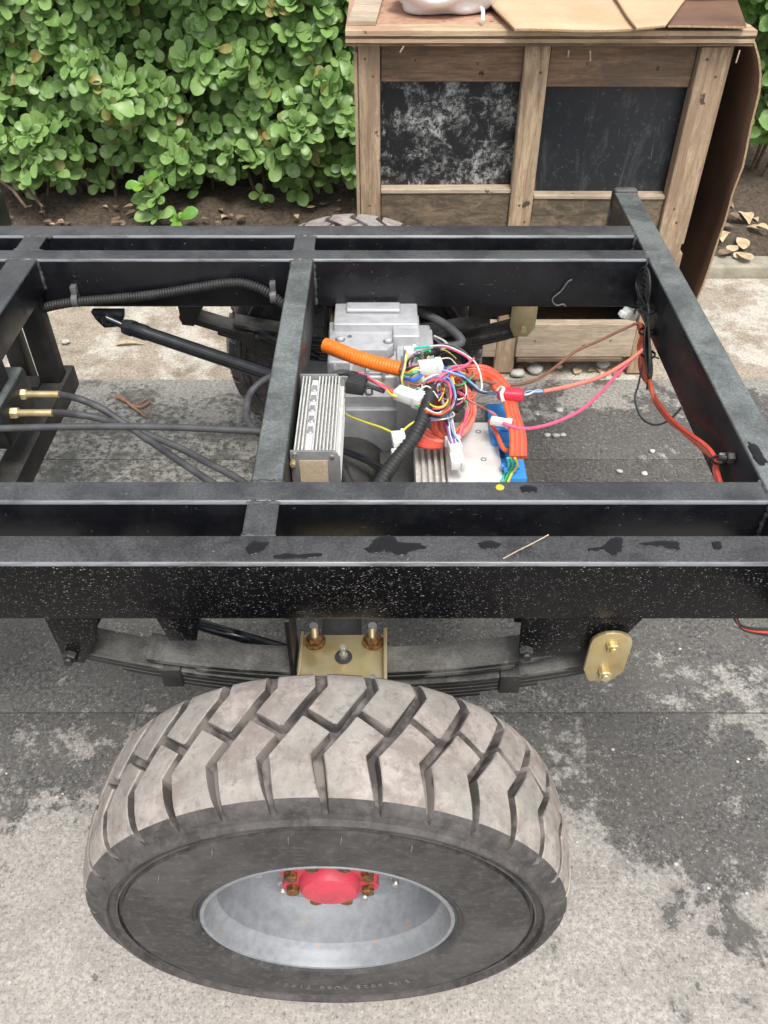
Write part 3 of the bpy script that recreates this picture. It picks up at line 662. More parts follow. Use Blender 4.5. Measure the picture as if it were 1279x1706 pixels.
# wire stub on far rail
b = NB(); yy = MIRY-Y3-.006
tube(b, spline([A(953, 466, y=yy), A(946, 470, y=yy), A(935, 485, y=yy), A(922, 496, y=yy), A(921, 503, y=yy), A(928, 509, y=yy), A(938, 507, y=yy), A(942, 510, y=yy)], 6), .0022, 6)
tag(build('loose_tie_wire', b, 'wire_grey', None, True), 'short curled tie wire hanging on the far inner rail', 'wire')

# ================================================================== finned controller on the cross member
t = thing('finned_controller', 'silver finned motor controller with tan label fixed to the central cross member', 'controller', (-.137, 1.40, .79))
x0, x1, y0, y1, zt_ = -.181, -.0915, 1.274, 1.540, .868
b = NB(); box(b, x0+.002, x1-.001, y0+.003, y1-.003, .785, zt_, .006, 3); build('housing', b, 'alu_fin', t, True)
fx = [x0+.004+i*.0071 for i in range(12)]
for i, x in enumerate(fx):
    if i in (3, 4): continue
    b = NB(); box(b, x, x+.0030, y0+.004, y1-.004, zt_-.001, .888, .0006, 1); build('fin', b, 'alu_fin', t)
b = NB(); box(b, fx[3]-.001, fx[4]+.006, y0+.005, y1-.006, zt_-.001, .879, .001, 1); strip = build('centre_strip', b, 'alu_plate', t)
for i in range(5):
    yy = 1.345+i*.037; b = NB(); xm = (fx[3]+fx[4])/2+.002; hexhead(b, (xm, yy, .879), (0, 0, 1), .0062, .005, n=8); box(b, xm-.005, xm+.005, yy+.006, yy+.020, .878, .8805, .0008, 1); build('screw', b, 'steel', t)
for i in range(5):
    b = NB(); z = .792+i*.0165; box(b, x1-.002, x1+.004, y0+.004, y1-.004, z, z+.004, .0006, 1); build('fin', b, 'alu_fin', t)
b = NB(); prism(b, [(x0-.003, .775), (x1+.005, .775), (x1+.005, .872), (x1-.001, .884), (x1-.012, .8895), (x0-.003, .8895)], 'y', y0-.004, y0+.002, .001); endp = build('end_plate', b, 'end_grey', t, True)
b = NB(); box(b, x0+.014, x1-.020, y0-.0052, y0-.0042, .79, .868); build('sticker', b, 'label_tan', endp)
for (x, z) in ((x0+.006, .882), (x1-.010, .876), (x0+.008, .795), (x1-.006, .795)):
    b = NB(); lathe(b, [(0, .0055), (-.002, .005), (-.0035, .002), (-.0036, 0)], (x, y0-.004, z), 14, 0, 'y'); build('screw', b, 'steel', endp, True)
b = NB(); hexhead(b, (x0+.002, y0-.006, .865), (0, -1, 0), .006, .012); build('terminal', b, 'brass', endp)
b = NB(); prism(b, [(x0-.003, .775), (x1+.005, .775), (x1+.005, .872), (x1-.012, .8895), (x0-.003, .8895)], 'y', y1-.002, y1+.003, .001); build('end_plate', b, 'end_grey', t, True)

# ================================================================== grey cast drive unit
t = thing('drive_unit', 'light grey cast aluminium drive unit with bolted cover inside the frame', 'motor unit', A(630, 640, z=.6))
def blk(name, u0, u1, vb, vf, z, zb, mat='cast_grey', bev=.004, poly=None, parent=t):
    f0, f1 = A(u0, vf, z=z), A(u1, vf, z=z); bk = A((u0+u1)/2, vb, z=z); b = NB()
    box(b, f0.x, f1.x, f0.y, bk.y, zb, z, bev, 3); return build(name, b, mat, parent, True, 35)
blk('rear_housing', 556, 697, 505, 540, .775, .55)
blk('rear_cap', 577, 667, 503, 516, .787, .776)
blk('side_housing', 655, 700, 524, 560, .768, .54)
body = blk('main_housing', 545, 722, 540, 603, .722, .50, bev=.008)
# bolted cover with chamfered corners
z = .752; Lb, Rb = A(549, 536, z=z), A(657, 536, z=z); Lf, Rf = A(549, 574, z=z), A(655, 574, z=z); f2l, f2r = A(572, 583, z=z), A(645, 583, z=z)
b = NB(); prism(b, [(Lb.x, Lb.y), (Lf.x, Lf.y), (f2l.x, f2l.y), (f2r.x, f2r.y), (Rf.x, Rf.y), (Rb.x, Rb.y)], 'z', .716, z, .003, 0, 2); cov = build('cover', b, 'cast_grey', t, True)
b = NB(); prism(b, [(Lb.x-.003, Lb.y+.003), (Lf.x-.003, Lf.y-.003), (f2l.x, f2l.y-.004), (f2r.x, f2r.y-.004), (Rf.x+.003, Rf.y-.003), (Rb.x+.003, Rb.y+.003)], 'z', .7225, .728, 0); build('cover_gap_shade', b, 'cast_dark', t)  # dark layer painting the shade in the gap below the cover
for (u, v) in ((569, 541), (647, 543), (567, 566), (647, 569)):
    p = A(u, v, z=z); b = NB(); lathe(b, [(0, .0135), (.0012, .0135), (.0012, .010)], (p.x, p.y, z-.0003), 18, 0, 'z'); build('bolt_shade_ring', b, 'cast_dark', cov, True); b = NB(); lathe(b, [(0, .010), (.007, .010), (.009, .007), (.009, 0)], (p.x, p.y, z-.0005), 18, 0, 'z'); build('cover_bolt', b, 'cast_grey', cov, True)  # dark ring under each bolt head stands for its shading
p = A(583, 561, z=z); b = NB(); lathe(b, [(0, .006), (.002, .006), (.002, .0035), (.001, .0030), (.001, 0)], (p.x, p.y, z), 14, 0, 'z'); build('plug', b, 'cast_dark', cov, True)
blk('slotted_housing', 662, 727, 548, 632, .738, .52, bev=.004)
for (u0, u1, vb, vf) in ((668, 697, 563, 571), (668, 690, 594, 604), (655, 697, 539, 543)):
    p = A(u0, vf, z=.7385); q = A(u1, vb, z=.7385); b = NB(); box(b, p.x, q.x, p.y, q.y, .735, .7392); build('slot_shade', b, 'cast_dark', t)
blk('lower_step', 548, 700, 600, 628, .690, .50, bev=.004)
blk('lower_flange', 545, 715, 618, 660, .655, .50, bev=.004)
blk('lower_step', 570, 712, 655, 683, .620, .46, 'cast_grey', .004)
blk('base_rib', 560, 716, 684, 697, .585, .46, 'cast_grey', .004)
blk('base_flange', 556, 730, 693, 712, .560, .535, 'cast_grey', .003)
blk('base_bracket', 545, 760, 700, 722, .525, .505, 'dull_black', .003)
for (u, v, zz) in ((684, 699, .56), (580, 716, .525), (664, 716, .525)):
    p = A(u, v, z=zz); b = NB(); hexhead(b, p, (0, 0, 1), .011, .010); build('base_bolt', b, 'brass' if zz > .55 else 'steel', t)

fp = A(560, 660, z=.655); y_ = A(630, 603, z=.722).y
for i in range(5):
    xx = A(556+i*27, 612, y=y_-.001).x; b = NB(); box(b, xx, xx+.008, y_-.03, y_+.01, .688, .716, .002, 2); build('casting_rib', b, 'cast_grey', t, True)
for (u0, u1, v0, v1, zz) in ((552, 652, 601, 604, .6905), (600, 648, 622, 625, .6905), (660, 712, 640, 646, .6555), (640, 690, 662, 666, .6205), (575, 700, 688, 690, .5855)):
    p = A(u0, v1, z=zz); q = A(u1, v0, z=zz); b = NB(); box(b, p.x, q.x, p.y, q.y, zz-.006, zz+.0004); build('slot_shade', b, 'cast_dark', t)  # dark strips paint the shade of recesses in the casting
for (u, v, zz) in ((560, 612, .690), (690, 616, .690), (556, 645, .655), (704, 650, .655), (636, 630, .655)):
    p = A(u, v, z=zz); b = NB(); hexhead(b, p, (0, 0, 1), .007, .006); build('flange_bolt', b, 'steel', t)
# ================================================================== second controller
t = thing('ribbed_controller', 'flat silver aluminium controller with ribs and blue sockets lying inside the frame', 'controller', (.17, 1.45, .60))
b = NB(); box(b, .142, .268, 1.30, 1.622, .600, .700, .004, 2); build('housing', b, 'alu_plate', t, True)
for i in range(5):
    b = NB(); x = .072+i*.0145; box(b, x, x+.008, 1.30, 1.575-.006*i, .612+.012*i, .680+.003*i, .002, 2); build('fin', b, 'alu_fin', t, True)
b = NB(); box(b, .074, .143, 1.302, 1.57, .603, .668, .003, 1); build('rib_base', b, 'alu_fin', t, True)
for (u, v) in ((797, 719), (806, 765)):
    p = A(u, v, z=.7005); b = NB(); lathe(b, [(0, .0068), (.0006, .0068), (.0006, .0042), (0, .0042)], (p.x, p.y, .7), 18, 0, 'z', closed=True); build('hole_ring', b, 'cast_dark', t)
for (u0, u1, v0, v1, zt2) in ((820, 845, 672, 735, .715), (835, 860, 700, 797, .690)):
    p = A(u0, v1, z=zt2); q = A(u1, v0, z=zt2); b = NB(); box(b, p.x, q.x, p.y, q.y, zt2-.05, zt2, .003, 2); build('blue_socket', b, 'blue_plastic', t, True)
for (u, v) in ((838, 716), (846, 742), (850, 777)):
    p = A(u, v, z=.715); b = NB(); cyl(b, p+Vector((-.02, 0, 0)), p+Vector((.02, 0, 0)), .008, 12); cyl(b, p+Vector((-.012, 0, 0)), p+Vector((-.012, -.02, .004)), .005, 8); build('socket_latch', b, 'blue_plastic', t, True)
for (u, v, w2, h2) in ((829, 745, .035, .09), (838, 790, .03, .06)):
    p = A(u, v, z=.69); b = NB(); box(b, p.x-w2/2, p.x+w2/2, p.y-h2/2, p.y+h2/2, .62, .69, .003, 2); build('grey_socket', b, 'end_grey' if v > 760 else 'white_plastic', t, True)

# ================================================================== conduits
b = NB(); corrugated(b, [A(542, 575, z=.80), A(556, 580, z=.80), A(590, 594, z=.80), A(625, 605, z=.80), A(650, 611, z=.80), A(668, 615, z=.80)], .0185, .0075, 18, .055)
tag(build('orange_conduit', b, 'orange_conduit', None, True, 80), 'thick orange corrugated conduit lying across the grey drive unit', 'conduit')
b = NB(); corrugated(b, [A(618, 830, z=.80), A(648, 783, z=.80), A(672, 752, z=.80), A(690, 728, z=.81), A(704, 700, z=.815), A(713, 672, z=.815), A(719, 645, z=.81)], .0155, .0115, 16, .26)
tag(build('black_conduit', b, 'matt_rubber', None, True, 80), 'thick black corrugated conduit rising from the near rail to the wire tangle', 'conduit')
b = NB(); corrugated(b, [A(685, 518, z=.72), A(710, 524, z=.72), A(740, 540, z=.72), A(760, 556, z=.72), A(769, 569, z=.715), A(758, 576, z=.71), A(735, 579, z=.71), A(712, 590, z=.72)], .0125, .0070, 12, .14)
tag(build('grey_conduit', b, 'grey_rubber', None, True, 80), 'thin grey corrugated conduit hooking round behind the drive unit', 'conduit')
b = NB(); corrugated(b, [A(563, 765, z=.66), A(572, 785, z=.66), A(585, 815, z=.66)], .013, .0075, 12, .18)
tag(build('short_conduit', b, 'matt_rubber', None, True, 80), 'short black corrugated conduit beside the finned controller end plate', 'conduit')
b = NB(); tube(b, resample(spline([A(560, 745, z=.60), A(590, 757, z=.60), A(615, 768, z=.60), A(650, 790, z=.59)], 8), .01), .010, 12)
tag(build('thin_black_pipe', b, 'gloss_black', None, True), 'smooth black pipe running diagonally below the grey drive unit', 'pipe')

# ================================================================== red power cables
t = thing('red_cable_coil', 'coil of thick red power cables looped beside the wire tangle', 'cables', A(800, 680, z=.7))
rnd = random.Random(3)
def cab(pts, r, mat, parent, name='cable', n=8, step=.008):
    b = NB(); tube(b, resample(spline(pts, 8), step), r, n); return build(name, b, mat, parent, True)
for i in range(6):
    o = i*3.9
    cab([A(712-i*2, 648+i*4, z=.74+.004*i), A(742, 626+o*.55, z=.79), A(775, 612+o*.8, z=.80-.004*i), A(812, 614+o*.95, z=.80-.004*i), A(838-o*.55, 634+o*.8, z=.795), A(851-o*.62, 655+o*.35, z=.79),
         A(862-o*.75, 690+o*.05, z=.78), A(872-o*.95, 725, z=.77), A(873-o*1.0, 762, z=.755)], .0068, 'wire_orange' if i % 2 else 'wire_red', t)
for i in range(5):
    o = i*4.2+rnd.uniform(-2, 2)
    cab([A(725+o, 640+i*3, z=.75), A(760+o*.4, 634+i*2, z=.77), A(785-o*.2, 660+i, z=.76), A(789-o*.5, 690, z=.75), A(777-o*.7, 715, z=.745), A(752-o*.5, 733+i, z=.74), A(722, 735-o*.6, z=.74), A(705+i, 726-o*.6, z=.735)],
        .0066, 'wire_red' if i % 2 else 'wire_salmon', t)
for i in range(3):
    cab([A(736, 735+i*4, z=.735), A(716, 738+i*3, z=.74), A(700-i, 731+i*5, z=.74), A(690, 727+i*6, z=.72)], .0066, 'wire_red', t)
for i in range(5):
    o = i*4+rnd.uniform(-2, 2); cab([A(741-o, 640, z=.76-.006*(i % 2)), A(738-o, 665, z=.76), A(737-o, 700, z=.755), A(742-o, 722, z=.75), A(756, 736, z=.745)], .0060, 'wire_salmon' if i % 2 else 'wire_red', t)
b = NB(); p = A(851, 657, z=.802); obox(b, p, (.062, .028, .026), Matrix.Rotation(math.radians(-8), 3, 'Z'), .008, 3); build('red_tape', b, 'tape_red', t, True)
b = NB(); p = A(840, 657, z=.812); tube(b, spline([p+Vector((-.004, -.022, -.004)), p+Vector((-.008, -.010, .008)), p+Vector((-.002, .004, .012)), p+Vector((-.006, .018, .006)), p+Vector((-.012, .020, -.004))], 6), .0042, 8); build('white_tie', b, 'white_plastic', t, True)
cab([A(858, 763, z=.755), A(862, 775, z=.73), A(852, 790, z=.70), A(845, 806, z=.70)], .003, 'wire_yellow', t, 'wire', 6)
cab([A(850, 763, z=.755), A(854, 775, z=.73), A(846, 790, z=.70), A(838, 806, z=.70)], .003, 'wire_green', t, 'wire', 6)
cab([A(846, 763, z=.755), A(848, 775, z=.73), A(840, 790, z=.70), A(834, 806, z=.70)], .003, 'wire_teal', t, 'wire', 6)
cab([A(815, 702, z=.74), A(826, 718, z=.735), A(834, 738, z=.735), A(842, 750, z=.735), A(856, 750, z=.735)], .0052, 'wire_orange', t)

# ================================================================== coloured signal harness
t = thing('signal_harness', 'tangle of thin multicoloured signal wires with white plug connectors', 'wiring', A(725, 650, z=.72))
def conn(u, v, z, size, rz, rx=0, ry=0, name='plug_connector', mat='white_plastic'):
    c = A(u, v, z=z); rot = Matrix.Rotation(rz, 3, 'Z') @ Matrix.Rotation(rx, 3, 'X') @ Matrix.Rotation(ry, 3, 'Y'); b = NB()
    obox(b, c, size, rot, .003, 2); sx, sy, sz = size
    obox(b, c+rot @ Vector((sx*.42, 0, 0)), (sx*.3, sy*1.18, sz*1.15), rot, .0025, 2)
    obox(b, c+rot @ Vector((-.05*sx, 0, sz*.5)), (sx*.5, sy*.35, sz*.25), rot, .002, 1)
    return build(name, b, mat, t, True)
conn(716, 612, .835, (.052, .034, .026), math.radians(8)); conn(713, 630, .81, (.045, .03, .022), math.radians(-15))
conn(681, 660, .81, (.066, .034, .024), math.radians(-32)); conn(664, 733, .79, (.028, .046, .02), math.radians(8)); conn(661, 757, .78, (.022, .025, .018), math.radians(10))
conn(757, 742, .76, (.040, .030, .022), math.radians(100)); conn(760, 765, .745, (.028, .052, .022), math.radians(4)); conn(834, 703, .775, (.046, .018, .016), math.radians(-18)); conn(683, 590, .79, (.030, .035, .028), math.radians(5))
b = NB(); corrugated(b, [A(706, 592, z=.80), A(718, 587, z=.80), A(732, 584, z=.80)], .009, .006, 10, .16); build('green_sleeve_end', b, 'matt_rubber', t, True, 80)
cab([A(698, 596, z=.80), A(706, 589, z=.80), A(718, 586, z=.802)], .0085, 'wire_green', t, 'green_sleeve')
cab([A(690, 581, z=.815), A(703, 578, z=.82), A(716, 577, z=.82)], .0035, 'wire_teal', t, 'wire')
WC = ['wire_red', 'wire_pink', 'wire_yellow', 'wire_blue', 'wire_black', 'wire_white', 'wire_purple', 'wire_brown', 'wire_green', 'wire_lightblue', 'wire_orange']
def wire(pts, mat, r=.0021, jit=0.0):
    P = [A(u+rnd.uniform(-jit, jit), v+rnd.uniform(-jit, jit), z=z+rnd.uniform(-jit, jit)*.0012) for (u, v, z) in pts]; cab(P, r, mat, t, 'wire', 6, .006)
for i in range(7):   # behind the orange conduit into the first plug
    wire([(668, 616, .80), (680, 612+i*2, .82), (692, 607+i*2.5, .835), (704, 608+i*1.5, .835)], WC[(i*3+1) % 11], .0026, 3)
for i in range(3): wire([(672, 628+i, .81), (688, 632+i, .83), (702, 624+i*2, .83)], 'wire_blue', .003, 2)
for i in range(6): wire([(680, 614, .81), (686, 597, .83), (697, 590, .835), (706, 600, .835), (712, 606, .835)], ['wire_black', 'wire_grey', 'wire_purple', 'wire_white', 'wire_black', 'wire_brown'][i], .0018, 5)
for i in range(3): wire([(671, 645, .80), (668, 630, .82), (672, 612, .84), (677, 594, .84), (676, 585, .83)], ['wire_white', 'wire_yellow', 'wire_grey'][i], .0022, 3)
for i in range(12):  # from first plug towards the tangle centre
    wire([(733, 612, .835), (748, 617+i*.5, .835), (768, 625+i*.8, .825), (785, 640+i, .81), (800, 655, .80), (838, 656, .805)] if i < 3 else [(733, 614, .83), (745, 620, .83), (735, 634, .82), (724, 650, .81), (720, 660, .80)], ['wire_blue', 'wire_black', 'wire_lightblue'][i] if i < 3 else WC[i % 11], .0028 if i < 3 else .0022, 4)
wire([(726, 577, .82), (745, 579, .83), (770, 590, .835), (783, 601, .835), (774, 611, .835), (745, 621, .835), (728, 634, .825)], 'wire_pink', .0026)
wire([(716, 577, .82), (740, 576, .83), (765, 585, .835), (790, 602, .83), (800, 622, .82), (803, 645, .81), (801, 651, .805)], 'wire_white', .0022)
wire([(722, 576, .82), (748, 574, .83), (768, 582, .835), (780, 592, .835)], 'wire_grey', .0024)
wire([(790, 597, .83), (776, 608, .835), (752, 612, .835), (733, 628, .83), (724, 640, .82)], 'wire_pink', .0028)
for i in range(9):   # loops round the black conduit
    rr = 20+i*1.6; cu, cv = 727+rnd.uniform(-3, 3), 660+rnd.uniform(-5, 5); P = []
    for q in range(9):
        th = math.radians(-130+q*33+rnd.uniform(-8, 8)); P.append((cu+rr*1.05*math.cos(th), cv-rr*1.15*math.sin(th)*-1, .825+.012*math.sin(th*1.3+i)))
    wire(P, WC[(i*5+2) % 11], .0024, 1.5)
for i in range(8):   # down to the plug lying on the flat controller
    wire([(725+i*3, 642, .81), (734+i*2, 668, .80), (742+i*1.5, 695, .79), (750+i*1.0, 720, .78), (749+i*2.2, 738, .77)], ['wire_purple', 'wire_black', 'wire_white', 'wire_pink', 'wire_purple', 'wire_brown', 'wire_white', 'wire_lightblue'][i], .0024, 3)
for i in range(3): wire([(770, 628, .80), (776, 660, .79), (777, 690, .78), (770, 720, .77), (766, 738, .765)], ['wire_pink', 'wire_salmon', 'wire_pink'][i], .0022, 4)
for i in range(4): wire([(752, 640, .81), (775, 662, .80), (800, 680, .79), (822, 694, .78), (832, 702, .775)], ['wire_brown', 'wire_pink', 'wire_brown', 'wire_orange'][i], .0018, 6) if i < 2 else wire([(755, 648, .80), (776, 668, .80), (788, 660, .80), (792, 645, .80)], 'wire_orange', .0018, 4)
for i in range(6):   # from the second plug to the left
    wire([(666, 655, .81), (645, 647, .81), (620, 632, .81), (605, 625, .80), (590, 620, .79), (572, 621, .77)] if i < 4 else [(666, 661, .81), (650, 655, .81), (636, 642, .81), (622, 634, .81)], ['wire_pink', 'wire_red', 'wire_black', 'wire_pink', 'wire_yellow', 'wire_orange'][i], .0032 if i < 4 else .0026, 2.5)
for i in range(5): wire([(697, 672, .81), (712, 682, .815), (735, 680, .82), (750, 668, .82), (757, 648, .815), (752, 630, .82)], ['wire_red', 'wire_yellow', 'wire_pink', 'wire_black', 'wire_orange'][i], .0028, 3)
wire([(568, 655, .74), (568, 672, .74), (577, 690, .75), (605, 702, .77), (635, 712, .785), (655, 721, .79)], 'wire_yellow', .0026)
wire([(710, 690, .80), (695, 700, .80), (680, 710, .795), (668, 722, .79)], 'wire_yellow', .0026)
wire([(724, 560, .78), (740, 568, .80), (746, 577, .81), (735, 582, .81)], 'wire_white', .003); wire([(722, 563, .78), (734, 572, .80), (738, 580, .81)], 'wire_grey', .003)
for i in range(30):
    cu, cv = rnd.uniform(700, 765), rnd.uniform(612, 690); a0 = rnd.uniform(0, 6.28); P = []; rx_, ry_ = rnd.uniform(12, 34), rnd.uniform(10, 30)
    for q in range(rnd.randrange(4, 8)):
        th = a0+q*.75; P.append((cu+rx_*math.cos(th)*(1+.2*rnd.uniform(-1, 1)), cv+ry_*math.sin(th)*(1+.2*rnd.uniform(-1, 1)), .80+.02*rnd.uniform(-1, 1.3)))
    wire(P, rnd.choice(['wire_brown', 'wire_pink', 'wire_salmon', 'wire_white', 'wire_black', 'wire_red', 'wire_purple', 'wire_yellow', 'wire_grey', 'wire_green']), rnd.uniform(.0015, .0021), 2)
# fuse holder
t2 = thing('fuse_holder', 'ribbed dark grey fuse holder lying on the drive unit', 'fuse holder', A(595, 640, z=.78))
c = A(594, 641, z=.80); rot = Matrix.Rotation(math.radians(-14), 3, 'Z'); b = NB(); obox(b, c, (.044, .042, .03), rot, .003, 2); body_f = build('body', b, 'fuse_black', t2, True)
for i in range(8):
    b = NB(); obox(b, c+rot @ Vector((0, -.019+i*.0054, .0152)), (.042, .0022, .0025), rot); build('rib', b, 'fuse_black', body_f)
b = NB(); c2 = A(614, 652, z=.80); tube(b, spline([c2+Vector((-.006, .012, 0)), c2+Vector((.006, .012, 0)), c2+Vector((.008, -.010, 0)), c2+Vector((-.004, -.012, 0)), c2+Vector((-.007, .008, 0))], 5), .0028, 8); build('cap_strap', b, 'fuse_black', t2, True)
b = NB(); tube(b, resample(spline([A(548, 628, z=.80), A(562, 622, z=.80), A(578, 621, z=.80), A(590, 628, z=.80)], 8), .01), .0075, 10); build('lead', b, 'fuse_black', t2, True)
b = NB(); tube(b, resample(spline([A(560, 652, z=.79), A(570, 643, z=.795), A(582, 640, z=.80)], 8), .01), .0045, 8); build('lead', b, 'fuse_black', t2, True)
b = NB(); tube(b, resample(spline([A(606, 640, z=.80), A(620, 645, z=.80), A(640, 652, z=.80)], 8), .01), .0055, 8); build('lead', b, 'fuse_black', t2, True)

# ================================================================== harness along the right-hand cross member
xr = .697-.012
t = thing('cross_member_harness', 'red and black cables tied along the inner face of the right cross member', 'cables', A(1070, 600, x=xr))
def rc(pts, r, mat, name='cable', dx=0): return cab([A(u, v, x=xr+dx-o) for (u, v, o) in pts], r, mat, t, name, 8, .008)
for i in range(3):
    rc([(1063+i*2, 540, .01), (1068+i, 556, .005*i), (1074-i*5, 580, .006*i), (1066+i*3, 600, .006*i), (1070+i*4, 625, .004*i), (1080+i*2, 640, .006*i), (1095-i*2, 668, .01), (1120-i*3, 700, .02-.004*i), (1150-i*4, 724-i, .02), (1178-i*3, 745+i*2, .012), (1192-i*2, 765, .006), (1196-i*2, 790, .006), (1204-i*2, 815, .006)], .0052, ['wire_red', 'wire_salmon', 'wire_orange'][i])
for i in range(5):
    o = i*3
    rc([(1078+i, 640-o, .004*i), (1084-i*2, 600, .005*i), (1078-i, 560, .004*i), (1077+i, 520, .004), (1083-o*.6, 480+o, .006), (1080-o*.5, 452+o*2.5, .01), (1071-o*.3, 447+o*3, .012), (1060+o, 470+o*1.5, .012), (1065+o*.5, 500, .008), (1075+o*.3, 520, .004), (1082, 570, .004*i), (1086-i, 620, .004*i), (1078, 648, .004)], .0032, 'wire_black')
rc([(1072, 600, .01), (1064, 640, .012), (1058, 665, .015), (1068, 695, .015), (1090, 708, .012), (1115, 700, .008), (1136, 678, .003)], .0028, 'wire_grey')
for (u, v) in ((1079, 517), (1076, 553), (1080, 590)):
    p = A(u, v, x=xr-.006); b = NB(); lathe(b, [(-.003, .0165), (-.003, .019), (.003, .019), (.003, .0165)], p, 16, 0, 'z', closed=True); tube(b, [p+Vector((.012, -.012, 0)), p+Vector((.02, -.028, .004))], .002, 6); build('cable_tie', b, 'wire_black', t, True)
p = A(1194, 768, x=xr-.004)
for i in range(3):
    b = NB(); lathe(b, [(-.0022, .012), (-.0022, .0145), (.0022, .0145), (.0022, .012)], p+Vector((0, .010-.009*i, .008*i-.008)), 14, 0, 'y' if i % 2 else 'z', closed=True); build('cable_tie', b, 'wire_black', t, True)
b = NB(); obox(b, A(1203, 763, x=xr+.002), (.016, .012, .022), Matrix.Identity(3), .003); build('steel_clip', b, 'steel', t, True)
b = NB(); hexhead(b, A(1222, 763, x=.695), (-1, 0, 0), .012, .014); cyl(b, A(1222, 763, x=.695), A(1222, 763, x=.697)+Vector((-.03, 0, 0)), .006, 10); build('clamp_bolt', b, 'dull_black', t)
c = A(1049, 523, x=xr-.02); b = NB(); rot = Matrix.Rotation(math.radians(25), 3, 'Y') @ Matrix.Rotation(math.radians(20), 3, 'Z'); obox(b, c, (.044, .026, .026), rot, .004, 2); obox(b, c+rot @ Vector((-.02, 0, -.006)), (.02, .02, .016), rot, .003, 2); build('plug_connector', b, 'white_plastic', t, True)
for i in range(4): rc([(1057, 518+i*2, .02), (1064, 512-i*2, .014), (1072, 514+i, .008)], .002, 'wire_black', 'wire')
# loose leads between the two harnesses
def lead(name, label, pts, r, mat):
    b = NB(); tube(b, resample(spline(pts, 8), .008), r, 8); tag(build(name, b, mat, None, True), label, 'wire')
lead('brown_lead', 'thin grey brown lead sagging from the tangle up to the right cross member', [A(770, 626, z=.81), A(820, 638, z=.80), A(860, 641, z=.79), A(895, 632, z=.78), A(930, 608, z=.77), A(960, 585, z=.77), A(1000, 567, z=.77), A(1040, 548, z=.775), A(1062, 539, z=.78), A(1075, 545, z=.775)], .0038, 'wire_brown')
lead('red_lead', 'thick red cable running from the tangle to the right cross member', [A(905, 652, z=.79), A(950, 643, z=.78), A(1000, 628, z=.77), A(1040, 606, z=.765), A(1062, 590, z=.765), A(1076, 578, z=.76)], .005, 'wire_salmon')
lead('pink_lead', 'thin pink lead hanging lowest between the tangle and right cross member', [A(838, 705, z=.785), A(862, 713, z=.78), A(890, 713, z=.77), A(930, 702, z=.76), A(970, 682, z=.755), A(1000, 655, z=.755), A(1030, 622, z=.755), A(1062, 590, z=.758)], .0042, 'wire_pink')
for i, (nm, mt) in enumerate((('white', 'wire_white'), ('black', 'wire_black'), ('light blue', 'wire_lightblue'))):
    lead('core_wire', 'thin %s core wire bared at the end of the thick red cable' % nm, [A(866, 658+i*1.5, z=.795), A(880, 657-i*2.5, z=.795), A(893, 651+i, z=.79), A(908, 652, z=.788)], .0026, mt)

b = NB()
for i, mt in enumerate(('wire_red', 'wire_black', 'wire_blue')): pass
t = thing('corner_wires', 'short red and black wires hanging below the right end of the near rail', 'wires', A(1250, 1045, y=1.07))
for i, mt in enumerate(('wire_black', 'wire_red', 'wire_black')):
    cab([A(1222+i*2, 1026, y=1.06), A(1232+i, 1041+i*2, y=1.06), A(1252, 1047+i*3, y=1.065), A(1285, 1048+i*5, y=1.07), A(1330, 1046+i*5, y=1.07)], .0032, mt, t, 'wire')
# ================================================================== timber crate
t = thing('timber_crate', 'old timber crate with black panels and plywood lid behind the chassis', 'crate', (.5, 3.2, 0))
def pc(name, x0, x1, y0, y1, z0, z1, mat, bev=.003, parent=t, tilt=0):
    b = NB(); cx, cy, cz = (x0+x1)/2, (y0+y1)/2, (z0+z1)/2
    obox(b, (cx, cy, cz), (x1-x0, y1-y0, z1-z0), Matrix.Rotation(tilt, 3, 'Y'), bev, 1)
    for v in b.verts: v.co += Vector((mnoise.noise(v.co*6), mnoise.noise(v.co*6+Vector((9, 0, 0))), mnoise.noise(v.co*6+Vector((0, 9, 0)))))*.002
    return build(name, b, mat, parent, True, 30)
pc('post', -.084, -.014, 2.90, 2.95, .0, 1.213, 'wood_post'); pc('post_side', -.097, -.086, 2.895, 2.99, .05, 1.19, 'wood_post', .002)
pc('post', .447, .526, 2.90, 2.945, .0, 1.213, 'wood_post', tilt=-.004); pc('post', .995, 1.088, 2.895, 2.95, .0, 1.205, 'wood_post')
pc('post_side', 1.090, 1.102, 2.91, 2.98, .55, 1.205, 'wood_post', .002); pc('post_side', 1.090, 1.104, 2.90, 2.96, .33, .52, 'wood_post', .002)
pc('top_rail', -.012, .446, 2.925, 2.955, 1.095, 1.213, 'wood_rail'); pc('top_rail', .528, .993, 2.925, 2.955, 1.08, 1.213, 'wood_rail')
pc('top_rail', .86, 1.10, 2.897, 2.985, 1.207, 1.2165, 'wood_rail', .001)
pc('panel', -.016, .50, 2.958, 2.972, .70, 1.10, 'panel_scuffed', .001); pc('panel', .505, 1.0, 2.958, 2.972, .70, 1.10, 'panel_dark', .001)
pc('middle_rail', -.012, .446, 2.915, 2.957, .60, .735, 'wood_moss'); pc('middle_rail_edge', -.012, .446, 2.910, 2.957, .737, .752, 'wood_pale', .002)
pc('middle_rail', .528, .993, 2.915, 2.957, .59, .715, 'wood_moss'); pc('middle_rail_edge', .528, .993, 2.910, 2.957, .717, .730, 'wood_pale', .002)
pc('panel', -.016, 1.0, 2.975, 2.985, .28, .70, 'panel_dark', .001)
pc('bottom_rail', .528, .992, 2.885, 2.925, .085, .235, 'wood_pale'); pc('bottom_rail', .535, .96, 2.88, 2.99, .066, .083, 'wood_rail', .002); pc('bottom_rail', -.012, .446, 2.885, 2.925, .085, .235, 'wood_pale')
